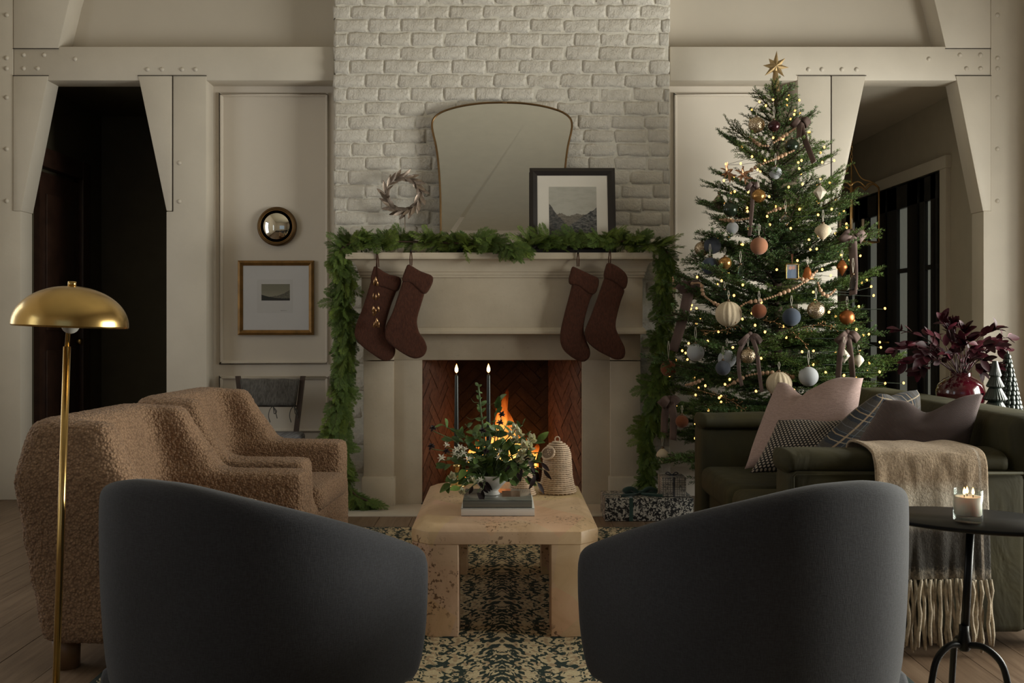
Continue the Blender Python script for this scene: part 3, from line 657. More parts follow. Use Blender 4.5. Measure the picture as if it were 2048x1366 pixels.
for (y0, y1, inner) in ((SY0, SY0+.20, 1), (SY1-.20, SY1, -1)):
    arm = obj('arm', rbox((SX0, y0, .06), (SX1-.20, y1, .615), .03, 3), MT['velvet'], so)
    k0, k1 = (y0+.02, y1+.035) if inner > 0 else (y0-.035, y1-.01)
    mm = MB()
    def padf(u, v):
        a_ = 2*PI*u; x_ = lerp(SX0-.015, SX1-.24, v); e_ = min(1, v/.03+.35, (1-v)/.03+.35)
        yy = (k0+k1)/2+math.copysign(abs(math.cos(a_))**.7, math.cos(a_))*(k1-k0)/2*e_*(1+.05*noise.noise(V((x_*5, 2, inner))))
        zz = .640+math.copysign(abs(math.sin(a_))**.7, math.sin(a_))*.040*e_+.010*noise.noise(V((x_*4, u*3, inner*3)))
        return V((x_, yy, zz))
    mm.grid(padf, 24, 40, True); k_ = 24
    mm.f.append(list(range(24))[::-1]); mm.mi.append(0); mm.f.append(list(range(40*24, 41*24))); mm.mi.append(0)
    obj('arm_pad', mm, MT['velvet'], so)
    yo = SY0 if inner > 0 else SY0
    if inner > 0:
        obj('piping', MB().tube([(SX0+.01, y0-.002, .07), (SX0+.01, y0-.002, .60), (SX0+.02, y0-.004, .612), (SX1-.22, y0-.004, .612)], .0055, 6), MT['velvet'], arm)
for i, (y0, y1) in enumerate(((SY0+.205, 4.275), (4.285, SY1-.205))):
    cu = rbox((SX0-.01, y0, .295), (SX1-.27, y1, .425), .045, 4); obj('seat_cushion', cu, MT['velvet'], so)
for x, y in ((SX0+.08, SY0+.09), (SX1-.1, SY0+.09), (SX0+.08, SY1-.09), (SX1-.1, SY1-.09)): obj('leg', MB().lathe([(.02, RZ if x < 1.3 else 0), (.03, .075)], 12, (x, y, 0)), MT['darkwood'], so)
# ---------------------------------------------------------------- cushions
def pillow(name, label, TL, TR, BL, BR, T, dip, mat, pinch=.05, dipw=.42, off=0):
    TL, TR, BL, BR = map(V, (TL, TR, BL, BR)); n_ = (TR-TL).cross(BL-TL).normalized()
    if n_.y > 0: n_ = -n_
    up = ((TL+TR)-(BL+BR)).normalized()
    def fn(u, v, sg):
        a, b = u*2-1, v*2-1
        a2 = a*(1-pinch*(1-b*b)); b2 = b*(1-pinch*(1-a*a))
        p = BL.lerp(BR, (a2+1)/2).lerp(TL.lerp(TR, (a2+1)/2), (b2+1)/2)
        h = T*(max(0, (1-a*a))*max(0, (1-b*b)))**.42
        dp = dip*math.exp(-((a-off)/dipw)**2)*max(0, (b+.35)/1.35)**1.6
        fold = .5*dip*math.exp(-((a-off)/.12)**2)*max(0, b)**1.5
        wr = .006*noise.noise(V((a*2.5+7, b*2.5, len(label))))*(1-a*a)
        return p-up*dp+n_*(sg*(h-(fold if sg > 0 else 0)*(h/T if T else 0))+wr)
    m = MB(); N_ = 30
    m.grid(lambda u, v: fn(u, v, 1), N_, N_); m.grid(lambda u, v: fn(1-u, v, -1), N_, N_)
    o = obj(name, m, mat); b_ = bmesh.new(); b_.from_mesh(o.data); bmesh.ops.remove_doubles(b_, verts=b_.verts, dist=1e-4); bmesh.ops.recalc_face_normals(b_, faces=b_.faces); b_.to_mesh(o.data); b_.free()
    o.data.polygons.foreach_set('use_smooth', [True]*len(o.data.polygons))
    return tag(o, label, 'cushion', 'cushions on the velvet sofa')
MT['pink'] = cloth('dusty_pink_linen', (.36, .25, .225), 300, .16, .9, .06, .0008, .10)
t = NT('mauve_waffle_knit'); u, v, _ = t.sep(t.co('UV')); w1 = t.mth('SINE', t.mth('MULTIPLY', u, 430)); w2 = t.mth('SINE', t.mth('MULTIPLY', v, 330))
h = t.mth('MULTIPLY', w1, w2); t.P(col=t.mix(t.mth('MULTIPLY_ADD', h, .5, .5), (.075, .048, .044), (.135, .092, .088)), rough=.95, sheen=.06); t.bump(h, .002, .8); MT['mauve'] = t.m
t = NT('plaid_wool'); u, v, _ = t.sep(t.co('UV'))
def band(tt, x, f_, c0, w_): return tt.mth('LESS_THAN', tt.mth('ABSOLUTE', tt.mth('SUBTRACT', tt.mth('FRACT', tt.mth('MULTIPLY', x, f_)), c0)), w_)
k = t.mix(t.mth('MULTIPLY', band(t, u, 3, .5, .22), .6), (.020, .024, .034), (.070, .055, .042)); k = t.mix(t.mth('MULTIPLY', band(t, v, 3, .5, .22), .6), k, (.070, .055, .042))
for c0, w_, cl_ in ((.12, .022, (.40, .28, .17)), (.88, .018, (.42, .33, .22)), (.5, .015, (.12, .125, .14)), (.25, .012, (.13, .14, .15))):
    k = t.mix(t.mth('MULTIPLY', band(t, u, 3, c0, w_), .7), k, cl_); k = t.mix(t.mth('MULTIPLY', band(t, v, 3, c0, w_), .7), k, cl_)
wv = t.noise(t.co(), 260, 2); k = t.mix(1, k, t.ramp(wv, [(.3, .7), (.7, 1.15)]), 'MULTIPLY'); t.P(col=k, rough=.95, sheen=.05); t.bump(wv, .001, .6); MT['plaid'] = t.m
t = NT('black_cream_basket_weave'); u, v, _ = t.sep(t.co('UV')); iu = t.mth('MULTIPLY', u, 30); iv = t.mth('MULTIPLY', v, 22)
fu = t.mth('FRACT', t.mth('ADD', iu, t.mth('MULTIPLY', t.mth('FLOOR', iv), .5))); du = t.mth('ABSOLUTE', t.mth('SUBTRACT', fu, .5)); dv = t.mth('ABSOLUTE', t.mth('SUBTRACT', t.mth('FRACT', iv), .5))
dt = t.mth('LESS_THAN', t.mth('ADD', t.mth('POWER', t.mth('DIVIDE', du, .30), 2), t.mth('POWER', t.mth('DIVIDE', dv, .36), 2)), 1)
t.P(col=t.mix(dt, (.012, .010, .010), (.42, .35, .29)), rough=.9); t.bump(dt, .003, .6); MT['woven'] = t.m
pillow('throw_pillow', 'large dusty pink linen cushion with a dented top, in front of the tree', at(1556, 764, 4.62), at(1727, 756, 4.30), at(1489, 938, 4.30), at(1700, 905, 4.10), .085, .095, MT['pink'], .03, .40, -.18)
pillow('throw_pillow', 'small black and cream basket weave lumbar cushion leaning on the pink cushion', at(1556, 840, 4.16), at(1770, 838, 4.02), at(1500, 946, 4.06), at(1760, 935, 3.96), .06, .012, MT['woven'], .03)
pillow('throw_pillow', 'navy and brown plaid wool cushion between the pink and mauve cushions', at(1762, 788, 4.02), at(1836, 779, 4.16), at(1612, 915, 3.90), at(1830, 930, 4.0), .075, .03, MT['plaid'], .03)
pillow('throw_pillow', 'mauve brown waffle knit cushion with two pointed corners', at(1768, 800, 3.78), at(1968, 786, 3.68), at(1676, 935, 3.76), at(1930, 940, 3.68), .085, .060, MT['mauve'], .04, .38, .02)
# ---------------------------------------------------------------- throw blanket with fringe
t = NT('striped_mohair'); u, v, _ = t.sep(t.co('UV')); nz = t.noise(t.scale(t.co(), (1, 1, .7)), 120, 4, .7); vv = t.mth('ADD', v, t.mth('MULTIPLY', t.mth('SUBTRACT', nz, .5), .06))
k = t.ramp(vv, [(0, (.40, .29, .195)), (.70, (.44, .33, .225)), (.76, (.60, .53, .43)), (.82, (.50, .45, .37)), (.88, (.065, .058, .050)), (.97, (.05, .046, .040)), (1, (.3, .26, .2))])
k = t.mix(t.mth('MULTIPLY', band(t, u, 1, .93, .012), .6), k, (.6, .52, .43)); k = t.mix(1, k, t.ramp(nz, [(.3, .6), (.7, 1.2)]), 'MULTIPLY')
t.P(col=k, rough=1, sheen=.10, sheenr=.5); t.bump(nz, .006, .8); MT['mohair'] = t.m
th = thing('throw_blanket', 'beige and charcoal striped mohair throw with long fringe over the sofa arm', 'blanket', (1.46, 3.4, .3))
prof = spline([(0, 3.70, .50), (0, 3.695, .62), (0, 3.665, .690), (0, 3.56, .702), (0, 3.44, .692), (0, 3.395, .655), (0, 3.39, .55), (0, 3.385, .42), (0, 3.38, .262)], 8)
prof = [p for p in prof]; NP = len(prof)-1
def thf(u, v):
    p = prof[int(round(v*NP))]; x = lerp(1.265, 1.635, u)+.02*v*(u-.3)
    hang = max(0, (v-.55)/.45); wv = math.sin(u*17+1)*.011*hang+noise.noise(V((u*4, v*3, 1)))*.012*min(1, v*2)+.004*math.sin(u*40)*hang
    return V((x, p.y-.006-abs(wv)-wv*.4, p.z+(noise.noise(V((u*5, 3, 2)))*.008 if hang else noise.noise(V((u*5, v*4, 2)))*.008)))
o = obj('blanket_cloth', MB().grid(thf, 60, NP), MT['mohair'], th); md = o.modifiers.new('s', 'SOLIDIFY'); md.thickness = .008; md.offset = 1; bake(o)
MT['fringe'] = simple('cream_wool_fringe', (.46, .39, .29), 1, var=.25, vs=60, bump=.8, bs=180, bd=.003, sheen=.1)
for i in range(34):
    u = (i+.5)/34; p0 = thf(u, 1); L = R.uniform(.215, .245); w_ = R.uniform(-.012, .012)
    pts = [p0+V((w_*k_/6+.0035*math.sin(k_*1.7+i*2.3), -.004+.008*math.sin(i*4.1)+.004*math.sin(k_*1.3+i*2), -L*k_/6)) for k_ in range(7)]
    obj('fringe_strand', MB().tube(pts, [.005, .007, .0055, .0072, .006, .0068, .0045], 7), MT['fringe'], th)
# ---------------------------------------------------------------- black side table with candle
st_ = thing('side_table', 'small black metal pedestal side table holding the candle', 'table', (1.28, 2.76, 0))
TC = at(1950, 1037, 2.76); SZ = TC.z
m = MB(); th_ = math.radians(-28)
def ov(r, z): return [(TC.x+r*(.255*math.cos(a)*math.cos(th_)-.165*math.sin(a)*math.sin(th_)), TC.y+r*(.255*math.cos(a)*math.sin(th_)+.165*math.sin(a)*math.cos(th_)), z) for a in [2*PI*i/64 for i in range(64)]]
rings = [ov(.97, SZ-.013), ov(1, SZ-.010), ov(1.003, SZ-.002), ov(.995, SZ)]
m.add([p for r_ in rings for p in r_], [(k*64+i, k*64+(i+1) % 64, k*64+64+(i+1) % 64, k*64+64+i) for k in range(3) for i in range(64)]+[list(range(64))[::-1], list(range(192, 256))])
obj('tabletop', m, MT['blackmetal'], st_)
ps, pb = at(1941, 1066, 2.76), at(1928, 1290, 2.76)
obj('stem', MB().tube([ps.lerp(pb, 0)+V((0, 0, .012)), pb], [.0105, .0115], 12), MT['blackmetal'], st_)
obj('collar', MB().lathe([(.013, 0), (.017, .006), (.017, .03), (.013, .05), (.013, .07)], 14, pb+V((0, 0, -.015))), MT['blackmetal'], st_)
for ang in (200, 320, 80):
    a = math.radians(ang); dr = V((math.cos(a), math.sin(a), 0)); pz = pb.z
    pth = spline([pb, pb+dr*.05+V((0, 0, .004)), pb+dr*.095+V((0, 0, -.03)), pb+dr*.115+V((0, 0, -.10)), V((pb.x, pb.y, 0))+dr*.135+V((0, 0, .05)), V((pb.x, pb.y, 0))+dr*.17+V((0, 0, .012))], 6)
    obj('leg', MB().tube(pth, .009, 10), MT['blackmetal'], st_)
cn = thing('candle', 'lit white three-wick candle in a clear glass on the black side table', 'candle', at(1936, 1026, 2.72))
cb = at(1936, 1026, 2.72); cb.z = SZ+.0005; cr = .038
MT['glass'] = glassmat('clear_glass')
obj('glass_jar', MB().lathe([(1e-6, 0), (cr-.002, 0), (cr, .003), (cr, .086), (cr-.001, .0875), (cr-.0025, .086), (cr-.0025, .016), (cr-.006, .0135), (1e-6, .013)], 40, cb), MT['pane'], cn)
MT['wax'] = simple('cream_wax', (.80, .70, .58), .5, var=.02, sub=.3)
wx = obj('wax', MB().lathe([(1e-6, .0165), (cr-.006, .0165), (cr-.0031, .02), (cr-.0031, .068), (cr-.008, .066), (1e-6, .066)], 40, cb), MT['wax'], cn)
t = NT('candle_flame'); v = t.sep(t.co('UV'))[1]
t.P(col=(0, 0, 0), em=t.ramp(v, [(0, (1, .35, .08)), (.25, (1, .60, .25)), (.8, (1, .50, .16)), (1, (1, .3, .05))]), es=11, rough=1); MT['cflame'] = t.m
MT['wick'] = simple('wick', (.02, .015, .012), .9)
def flame_mesh(c_, h, r): return MB().grid(lambda u, v: V((c_[0]+r*math.sin(PI*v**.7)*(1-.25*v)*math.cos(2*PI*u), c_[1]+r*math.sin(PI*v**.7)*(1-.25*v)*math.sin(2*PI*u), c_[2]+h*v)), 12, 10, True)
for dx, dy in ((-.012, -.004), (.010, -.008), (.003, .012)):
    obj('wick', MB().tube([cb+V((dx, dy, .066)), cb+V((dx, dy, .075))], .0012, 6), MT['wick'], cn); obj('flame', flame_mesh(cb+V((dx, dy, .072)), .022, .0042), MT['cflame'], cn)
# ---------------------------------------------------------------- brass floor lamp
la = thing('floor_lamp', 'brass floor lamp with a polished mushroom dome shade', 'lamp', (-1.115, 2.5, 0))
LT, LB = at(141, 650, 2.5), at(106, 1544, 2.5); LB.z = 0; ax = (LT-LB).normalized()
MB_ = frame(ax).to_3x3(); Mt = Matrix((MB_.col[1], MB_.col[2], MB_.col[0])).transposed()
ds = [(.137*math.cos(a), .098*math.sin(a)) for a in [PI/2*i/18 for i in range(19)]]
ds = [(.137, -.003)]+ds; inner = [(max(1e-6, r-.002), z-.002) for r, z in ds[::-1]]
obj('lamp_shade', MB().lathe(ds[:-1]+[(1e-6, .098)]+inner, 64, LT, Mt), MT['brass'], la)
obj('finial', MB().lathe([(.010, .096), (.010, .108), (.008, .109), (1e-6, .109)], 16, LT, Mt), MT['brass'], la)
pj = at(134, 693, 2.5)
obj('neck', MB().tube([pj, LT+ax*.09], .0055, 12), MT['brass'], la); obj('pole', MB().tube([LB+ax*.012, pj], [.0092, .0088], 16), MT['brass'], la)
obj('socket', MB().lathe([(.014, .02), (.014, .075), (.006, .085)], 16, LT, Mt), MT['brass'], la)
obj('bulb', MB().ball(LT+ax*.0, .022, 14, 8), simple('frosted_bulb', (.7, .68, .62), .3), la)
obj('lamp_base', MB().lathe([(.105, 0), (.105, .010), (.095, .014), (.012, .016), (.012, .03)], 40, LB), MT['brass'], la)
# ---------------------------------------------------------------- dining chair by the wall
t = NT('grey_slub_linen'); c = t.co(); f = t.noise(t.scale(c, (40, 40, 1.2)), 3, 4, .6); t.P(col=t.ramp(f, [(.3, (.055, .05, .045)), (.7, (.15, .14, .13))]), rough=.95); t.bump(f, .001, .5); MT['slub'] = t.m
t = NT('grey_stripe_seat'); c = t.co(); f = t.noise(t.scale(c, (60, 1.5, 60)), 2, 3); t.P(col=t.ramp(f, [(.35, (.10, .10, .115)), (.65, (.22, .22, .24))]), rough=.95); MT['gseat'] = t.m
dc = thing('dining_chair', 'dark wood side chair with a tied grey slipcovered back against the panelled wall', 'chair', (-1.44, 6.1, 0))
for s, (xt, xb) in ((-1, (476, 489)), (1, (606, 592))):
    pt, pm_, = at(xt, 752, 6.36), at(xb, 866, 6.26)
    q = [pt, pm_, V((pm_.x, 6.26, .40)), V((pm_.x, 6.33, .0))]
    mm = MB()
    for a, b in zip(q, q[1:]):
        w_ = .014; mm.add([a+V((-w_, -.016, 0)), a+V((w_, -.016, 0)), a+V((w_, .016, 0)), a+V((-w_, .016, 0)), b+V((-w_, -.016, 0)), b+V((w_, -.016, 0)), b+V((w_, .016, 0)), b+V((-w_, .016, 0))], [(0, 1, 2, 3), (7, 6, 5, 4), (0, 4, 5, 1), (1, 5, 6, 2), (2, 6, 7, 3), (3, 7, 4, 0)])
    obj('back_post', mm, MT['darkwood'], dc, False)
    obj('leg', MB().box((pm_.x-s*.03-.017, 5.80, 0), (pm_.x-s*.03+.017, 5.834, .385)), MT['darkwood'], dc, bev=.003)
p0, p1, p2, p3 = at(484, 759, 6.345), at(600, 759, 6.345), at(592, 811, 6.30), at(490, 811, 6.30)
mm = MB().grid(lambda u, v: p3.lerp(p2, u).lerp(p0.lerp(p1, u), v)+V((0, -.02+.03*(2*u-1)**2*0+.012*math.sin(PI*u)*-1, .002*math.sin(u*19))), 20, 8)
o = obj('slip_back', mm, MT['slub'], dc); md = o.modifiers.new('s', 'SOLIDIFY'); md.thickness = .04; md.offset = 0; bake(o)
obj('back_rail', MB().tube([at(489, 812, 6.29), at(593, 812, 6.29)], .006, 6), MT['darkwood'], dc)
for px_ in (494, 546, 588):
    a = at(px_, 813, 6.27)
    obj('tie', MB().tube(spline([a, a+V((.022, 0, -.03)), a+V((.008, 0, -.045)), a, a+V((-.02, 0, -.02)), a+V((-.028, 0, -.06)), a+V((-.018, 0, -.10))], 5), .0028, 5), MT['slub'], dc)
    obj('tie', MB().tube(spline([a, a+V((.015, -.004, -.03)), a+V((.026, 0, -.075))], 5), .0028, 5), MT['slub'], dc)
obj('seat', rbox((-1.655, 5.79, .365), (-1.225, 6.25, .455), .03, 4), MT['gseat'], dc)
obj('seat_rail', MB().box((-1.63, 5.82, .32), (-1.25, 6.24, .366)), MT['darkwood'], dc, bev=.004)
# ---------------------------------------------------------------- console behind the sofa
CZ = .722
co_ = thing('console_table', 'dark wood console table behind the velvet sofa', 'table', (2.2, 4.3, 0))
obj('tabletop', MB().box((2.03, 3.55, CZ-.035), (2.42, 5.1, CZ)), MT['darkwood'], co_, bev=.004)
for x, y in ((2.06, 3.6), (2.39, 3.6), (2.06, 5.05), (2.39, 5.05)): obj('leg', MB().box((x-.022, y-.022, 0), (x+.022, y+.022, CZ-.035)), MT['darkwood'], co_, bev=.003)
obj('apron', MB().box((2.07, 3.62, CZ-.1), (2.38, 5.03, CZ-.035)), MT['darkwood'], co_, False)
R.seed(31)
# ---------------------------------------------------------------- mantel mirror
mi = thing('mantel_mirror', 'tall curvy mantel mirror with a thin brass edge leaning on the brick', 'mirror', (0, 6.22, MT_Z))
half = [(0, 205), (40, 206.5), (80, 212), (110, 220), (127, 228), (137, 238), (140, 250), (138, 266), (132, 292), (127.5, 325), (124.5, 365), (123, 410), (122.5, 470), (123, 506)]
def mpt(dx, py):
    z0 = MT_Z; zt = 2.565; f_ = (506-py)/302; Y_ = 6.18+.10*f_
    return V((dx*Y_/F, Y_, EYE-(py-CY)*Y_/F if py < 505 else MT_Z+.002))
hp = spline([V((a, b, 0)) for a, b in half], 4)
pts = [mpt(p.x, p.y) for p in hp]+[mpt(-p.x, p.y) for p in hp[::-1]][:-1]
nb = V((0, .985, -.17)).normalized()
obj('mirror_glass', MB().prism([p for p in pts], nb*.004), MT['mirror'], mi, False)
obj('mirror_backing', MB().prism([p+nb*.005 for p in pts], nb*.014), MT['darkwood'], mi, False)
obj('brass_edge', MB().tube(pts+pts[:2], .0068, 8), simple('bronze_edge', (.20, .12, .055), .38, .9, var=.2), mi)
# ---------------------------------------------------------------- framed pictures
def ridge(t, x, y, freq, amp, base, seed):
    h = t.noise(t.comb(t.mth('MULTIPLY', x, freq), seed, 0), 1, 6, .6)
    return t.mth('LESS_THAN', y, t.mth('ADD', t.mth('MULTIPLY', t.mth('SUBTRACT', h, .5), amp), base))
t = NT('mountain_print'); x, y, _ = t.sep(t.co('UV')); gn = t.noise(t.scale(t.co('UV'), (6, 14, 1)), 2, 6, .7, .4)
k = t.mix(t.ramp(t.noise(t.scale(t.co('UV'), (2, 6, 1)), 2, 4), [(.45, 0), (.7, .5)]), (.42, .40, .35), (.30, .285, .24))
def rock(t, a, b): return t.mix(t.ramp(gn, [(.42, 0), (.6, 1)]), a, b)
k = t.mix(ridge(t, x, y, 6, .20, .46, 3.1), k, rock(t, (.12, .105, .085), (.20, .175, .145)))
lx = t.mth('MULTIPLY', x, -1.1); k = t.mix(t.mth('MULTIPLY', ridge(t, x, t.mth('SUBTRACT', y, t.mth('ADD', lx, .66)), 9, .14, 0, 7.7), 1), k, rock(t, (.03, .032, .034), (.12, .11, .10)))
rx = t.mth('MULTIPLY', t.mth('SUBTRACT', x, 1), .62); k = t.mix(ridge(t, x, t.mth('SUBTRACT', y, t.mth('ADD', rx, .60)), 8, .10, 0, 5.2), k, rock(t, (.025, .027, .028), (.17, .16, .15)))
t.P(col=k, rough=.5); MT['print'] = t.m
t = NT('valley_etching'); x, y, _ = t.sep(t.co('UV')); gn = t.noise(t.scale(t.co('UV'), (9, 9, 1)), 2, 5, .7, .6)
k = t.ramp(y, [(.2, (.30, .28, .21)), (.6, (.22, .21, .155)), (1, (.20, .19, .14))])
k = t.mix(t.mth('MULTIPLY', ridge(t, x, t.mth('SUBTRACT', y, t.mth('MULTIPLY', t.mth('POWER', x, 3), .45)), 5, .12, .22, 1.3), .8), k, rock(t, (.03, .03, .025), (.14, .13, .10)))
k = t.mix(ridge(t, x, t.mth('SUBTRACT', y, t.mth('MULTIPLY', t.mth('POWER', t.mth('SUBTRACT', .8, x), 2), .35)), 22, .16, .13, 9), k, (.018, .018, .014)); t.P(col=k, rough=.6); MT['etch'] = t.m
def quad(a, b, c, d): m = MB(); m.grid(lambda u, v: V(a).lerp(V(b), u).lerp(V(d).lerp(V(c), u), v), 1, 1); return m
def picture(name, label, P0, ex, ez, w, h, fw, fd, fmat, matmat, arts, parts=2):
    """P0 lower-left front corner; ex, ez unit vectors; arts: (name, x0, z0, x1, z1, material)"""
    n = ex.cross(ez); n = n if n.y < 0 else -n
    g = thing(name, label, 'picture', P0+ex*w/2)
    for (a, b, c, d) in (((0, 0), (w, 0), (w-fw, fw), (fw, fw)), ((w, 0), (w, h), (w-fw, h-fw), (w-fw, fw)), ((w, h), (0, h), (fw, h-fw), (w-fw, h-fw)), ((0, h), (0, 0), (fw, fw), (fw, h-fw))):
        q = [P0+ex*p[0]+ez*p[1] for p in (a, b, c, d)]
        m = MB(); top = [q[0]-n*0+n*(-.004), q[1]-n*.004, q[2]-n*.006, q[3]-n*.006]; mid = [(q[0]*.55+q[3]*.45), (q[1]*.55+q[2]*.45)]
        vs = [q[0]-n*fd, q[1]-n*fd, q[2]-n*fd, q[3]-n*fd, q[0]-n*.005, q[1]-n*.005, q[2]-n*.009, q[3]-n*.009, mid[0], mid[1]]
        m.add(vs, [(3, 2, 1, 0), (0, 1, 5, 4), (4, 5, 9, 8), (8, 9, 6, 7), (7, 6, 2, 3), (0, 4, 8, 7, 3), (1, 2, 6, 9, 5)])
        obj('frame_side', m, fmat, g, False)
    obj('mat_board', MB().prism([P0+ex*a+ez*b-n*.012 for a, b in ((fw*.8, fw*.8), (w-fw*.8, fw*.8), (w-fw*.8, h-fw*.8), (fw*.8, h-fw*.8))], -n*.004), matmat, g, False)
    for (nm, x0, z0, x1, z1, mm, d) in arts:
        obj(nm, quad(*[P0+ex*a+ez*b-n*d for a, b in ((x0, z0), (x1, z0), (x1, z1), (x0, z1))]), mm, g, False)
    return g
a = at(475, 670, YW-.028); sc_ = (YW-.028)/F
MT['plate'] = simple('print_paper', (.58, .57, .575), .85, var=.02); MT['sigink'] = simple('pencil_ink', (.25, .24, .24), .9)
gp = picture('framed_picture', 'small valley etching in a wide white mat and antique gold frame', a, V((1, 0, 0)), V((0, 0, 1)), 152*sc_, 149*sc_, 10*sc_, .027, MT['goldframe'], MT['paper'],
    [('paper_sheet', 38*sc_, 44*sc_, 110*sc_, 111*sc_, MT['plate'], .0115), ('etching', 47*sc_, 69*sc_, 104*sc_, 102*sc_, MT['etch'], .0112)])
b_ = a+V((85*sc_, -.0, 49*sc_)); obj('signature', MB().tube([b_+V((i*.0022, .0112, .0035*math.sin(i*2.1)*(1-.04*i))) for i in range(20)], .0006, 4), MT['sigink'], gp)
ez = V((0, .16, .987)).normalized(); Yf = 6.085
a = at(1060, 507, Yf); a.z = MT_Z+.003; sc_ = Yf/F
picture('framed_picture', 'black framed mountain landscape print leaning in front of the mantel mirror', a, V((1, 0, 0)), ez, 173*sc_, 177*sc_, 15.5*sc_, .022, MT['blackwood'], MT['mat'],
    [('mountain_print', 39*sc_, 30*sc_, 135*sc_, 138*sc_, MT['print'], .0112)])
# round convex mirror
c_ = at(553, 452.5, YW-.03); rm = thing('convex_mirror', 'small round convex mirror in a dark bronze frame on the panelled wall', 'mirror', c_)
Mx = Matrix.Rotation(PI/2, 3, 'X')
obj('round_frame', MB().lathe([(.128, -.028), (.128, -.008), (.123, .004), (.116, .007), (.108, .003), (.104, -.006), (.104, -.028)], 48, c_, Mx), MT['bronze'], rm)
obj('frame_bead', MB().lathe([(.1065+.0035*math.cos(a_), .002+.0035*math.sin(a_)) for a_ in [2*PI*i/8 for i in range(9)]], 48, c_, Mx), MT['goldframe'], rm)
obj('convex_glass', MB().lathe([(.104*math.sin(i/12*1.0)/math.sin(1.0), -.010+.030*(math.cos(i/12*1.0)-math.cos(1.0))/(1-math.cos(1))) if i else (1e-6, .020) for i in range(12, -1, -1)], 48, c_, Mx), MT['oldmirror'], rm)
# ---------------------------------------------------------------- metal leaf wreath
def leaf_mesh(L, W, mat, name='leaf', bend=.15, fold=.25, n=6):
    m = MB()
    def fn(u, v):
        w = W*math.sin(PI*min(.999, v*.93+.03))**.75*(1-.25*v); a = (u-.5)*2
        return V((L*v, a*w/2, fold*abs(a)*w/2-bend*L*v*v))
    m.grid(fn, 2, n); return m.mesh(name, mat)
MT['wleaf'] = simple('tarnished_silver_leaf', (.30, .235, .19), .42, .75, var=.3, vs=30)
wc = at(806, 389, 6.22); wr_ = thing('leaf_wreath', 'tarnished metal leaf wreath on a thin stand on the mantel', 'wreath', V((wc.x, 6.22, MT_Z)))
RR = .105; obj('wreath_ring', MB().tube([wc+V((RR*math.cos(a_), 0, RR*math.sin(a_))) for a_ in [2*PI*i/40 for i in range(41)]], .003, 6), MT['wleaf'], wr_)
lv = [leaf_mesh(.068, .026, MT['wleaf'], bend=b_) for b_ in (.1, .25, -.1)]
for i in range(46):
    a_ = 2*PI*i/46+R.uniform(-.05, .05); tg = V((-math.sin(a_), 0, math.cos(a_))); rd = V((math.cos(a_), 0, math.sin(a_))); sg = (.75, -.55, .25)[i % 3]
    d_ = (-tg+rd*sg+V((0, R.uniform(-.5, .1), 0))).normalized()
    inst('leaf', lv[i % 3], xf(wc+rd*RR, d_, V((0, -1, 0)), R.uniform(-.6, .6), R.uniform(.85, 1.15)), wr_)
obj('stand', MB().tube([wc+V((.012, 0, -RR)), V((wc.x+.012, 6.22, MT_Z+.01))], .0025, 6), MT['wleaf'], wr_)
obj('stand_foot', MB().lathe([(.045, 0), (.045, .006), (.004, .010)], 24, V((wc.x+.012, 6.22, MT_Z))), MT['wleaf'], wr_)
# ---------------------------------------------------------------- stockings
t = NT('brown_felted_wool'); c = t.co(); f = t.noise(t.scale(c, (1, 1, .4)), 120, 4, .7)
t.P(col=t.ramp(f, [(.3, (.038, .011, .005)), (.7, (.085, .027, .013))]), rough=1); t.bump(f, .004, .8); MT['wool'] = t.m
def puff(name, outline, Yc, th, mat, parent, vox=.009, it=7):
    P = [at(a_, b_, Yc) for a_, b_ in outline]; P = [V(p) for p in spline(P+[P[0]], 3)][:-1]
    o = obj(name, MB().prism([p+V((0, -th/2, 0)) for p in P], V((0, th, 0))), mat, parent)
    b = bmesh.new(); b.from_mesh(o.data); bmesh.ops.triangulate(b, faces=[f_ for f_ in b.faces if len(f_.verts) > 4]); bmesh.ops.recalc_face_normals(b, faces=b.faces); b.to_mesh(o.data); b.free()
    soften(o, vox, it); return o
def stocking(label, body, cuff, loop, Yc):
    g = thing('christmas_stocking', label, 'stocking', at(loop[0][0], loop[0][1], Yc), 'brown stockings on the mantel')
    puff('stocking_body', body, Yc, .055, MT['wool'], g); puff('cuff', cuff, Yc, .072, MT['wool'], g)
    a_, b_ = loop
    p0, p1 = at(*a_, Yc), at(*b_, Yc); q = V((.008, 0, 0))
    obj('loop', MB().tube([p1-q*.6, p1.lerp(p0, .5)-q*.75, p0-q*.3+V((0, 0, .004)), p0+q*.3+V((0, 0, .004)), p1.lerp(p0, .5)+q*.75, p1+q*.6], .0032, 6), MT['wool'], g)
    hk = thing('stocking_hook', 'black iron mantel hook holding the '+label.split(',')[0], 'hook', at(a_[0], a_[1], Yc), 'black stocking hooks on the mantel')
    h0 = V((p0.x, 6.012, MT_Z+.004)); obj('hook_arm', MB().tube([h0+V((0, .12, 0)), h0+V((0, -.008, 0)), V((p0.x, 6.004, p0.z-.0)), V((p0.x, Yc-.006, p0.z-.004)), V((p0.x, Yc-.014, p0.z+.010))], .004, 6), MT['blackmetal'], hk)
    obj('hook_plate', MB().box((p0.x-.018, 6.03, MT_Z+.001), (p0.x+.018, 6.18, MT_Z+.006)), MT['blackmetal'], hk, bev=.002)
    return g
YK = 5.975
stocking('first brown wool stocking from the left, hanging with the bell cluster', [(748, 545), (740, 570), (726, 615), (713, 648), (710, 672), (722, 690), (745, 708), (768, 722), (784, 718), (791, 702), (786, 684), (772, 668), (771, 650), (782, 610), (795, 575), (790, 558)],
         [(749, 531), (742, 562), (758, 572), (775, 577), (795, 583), (802, 556), (778, 549)], ((754, 507), (756, 534)), YK+.035)
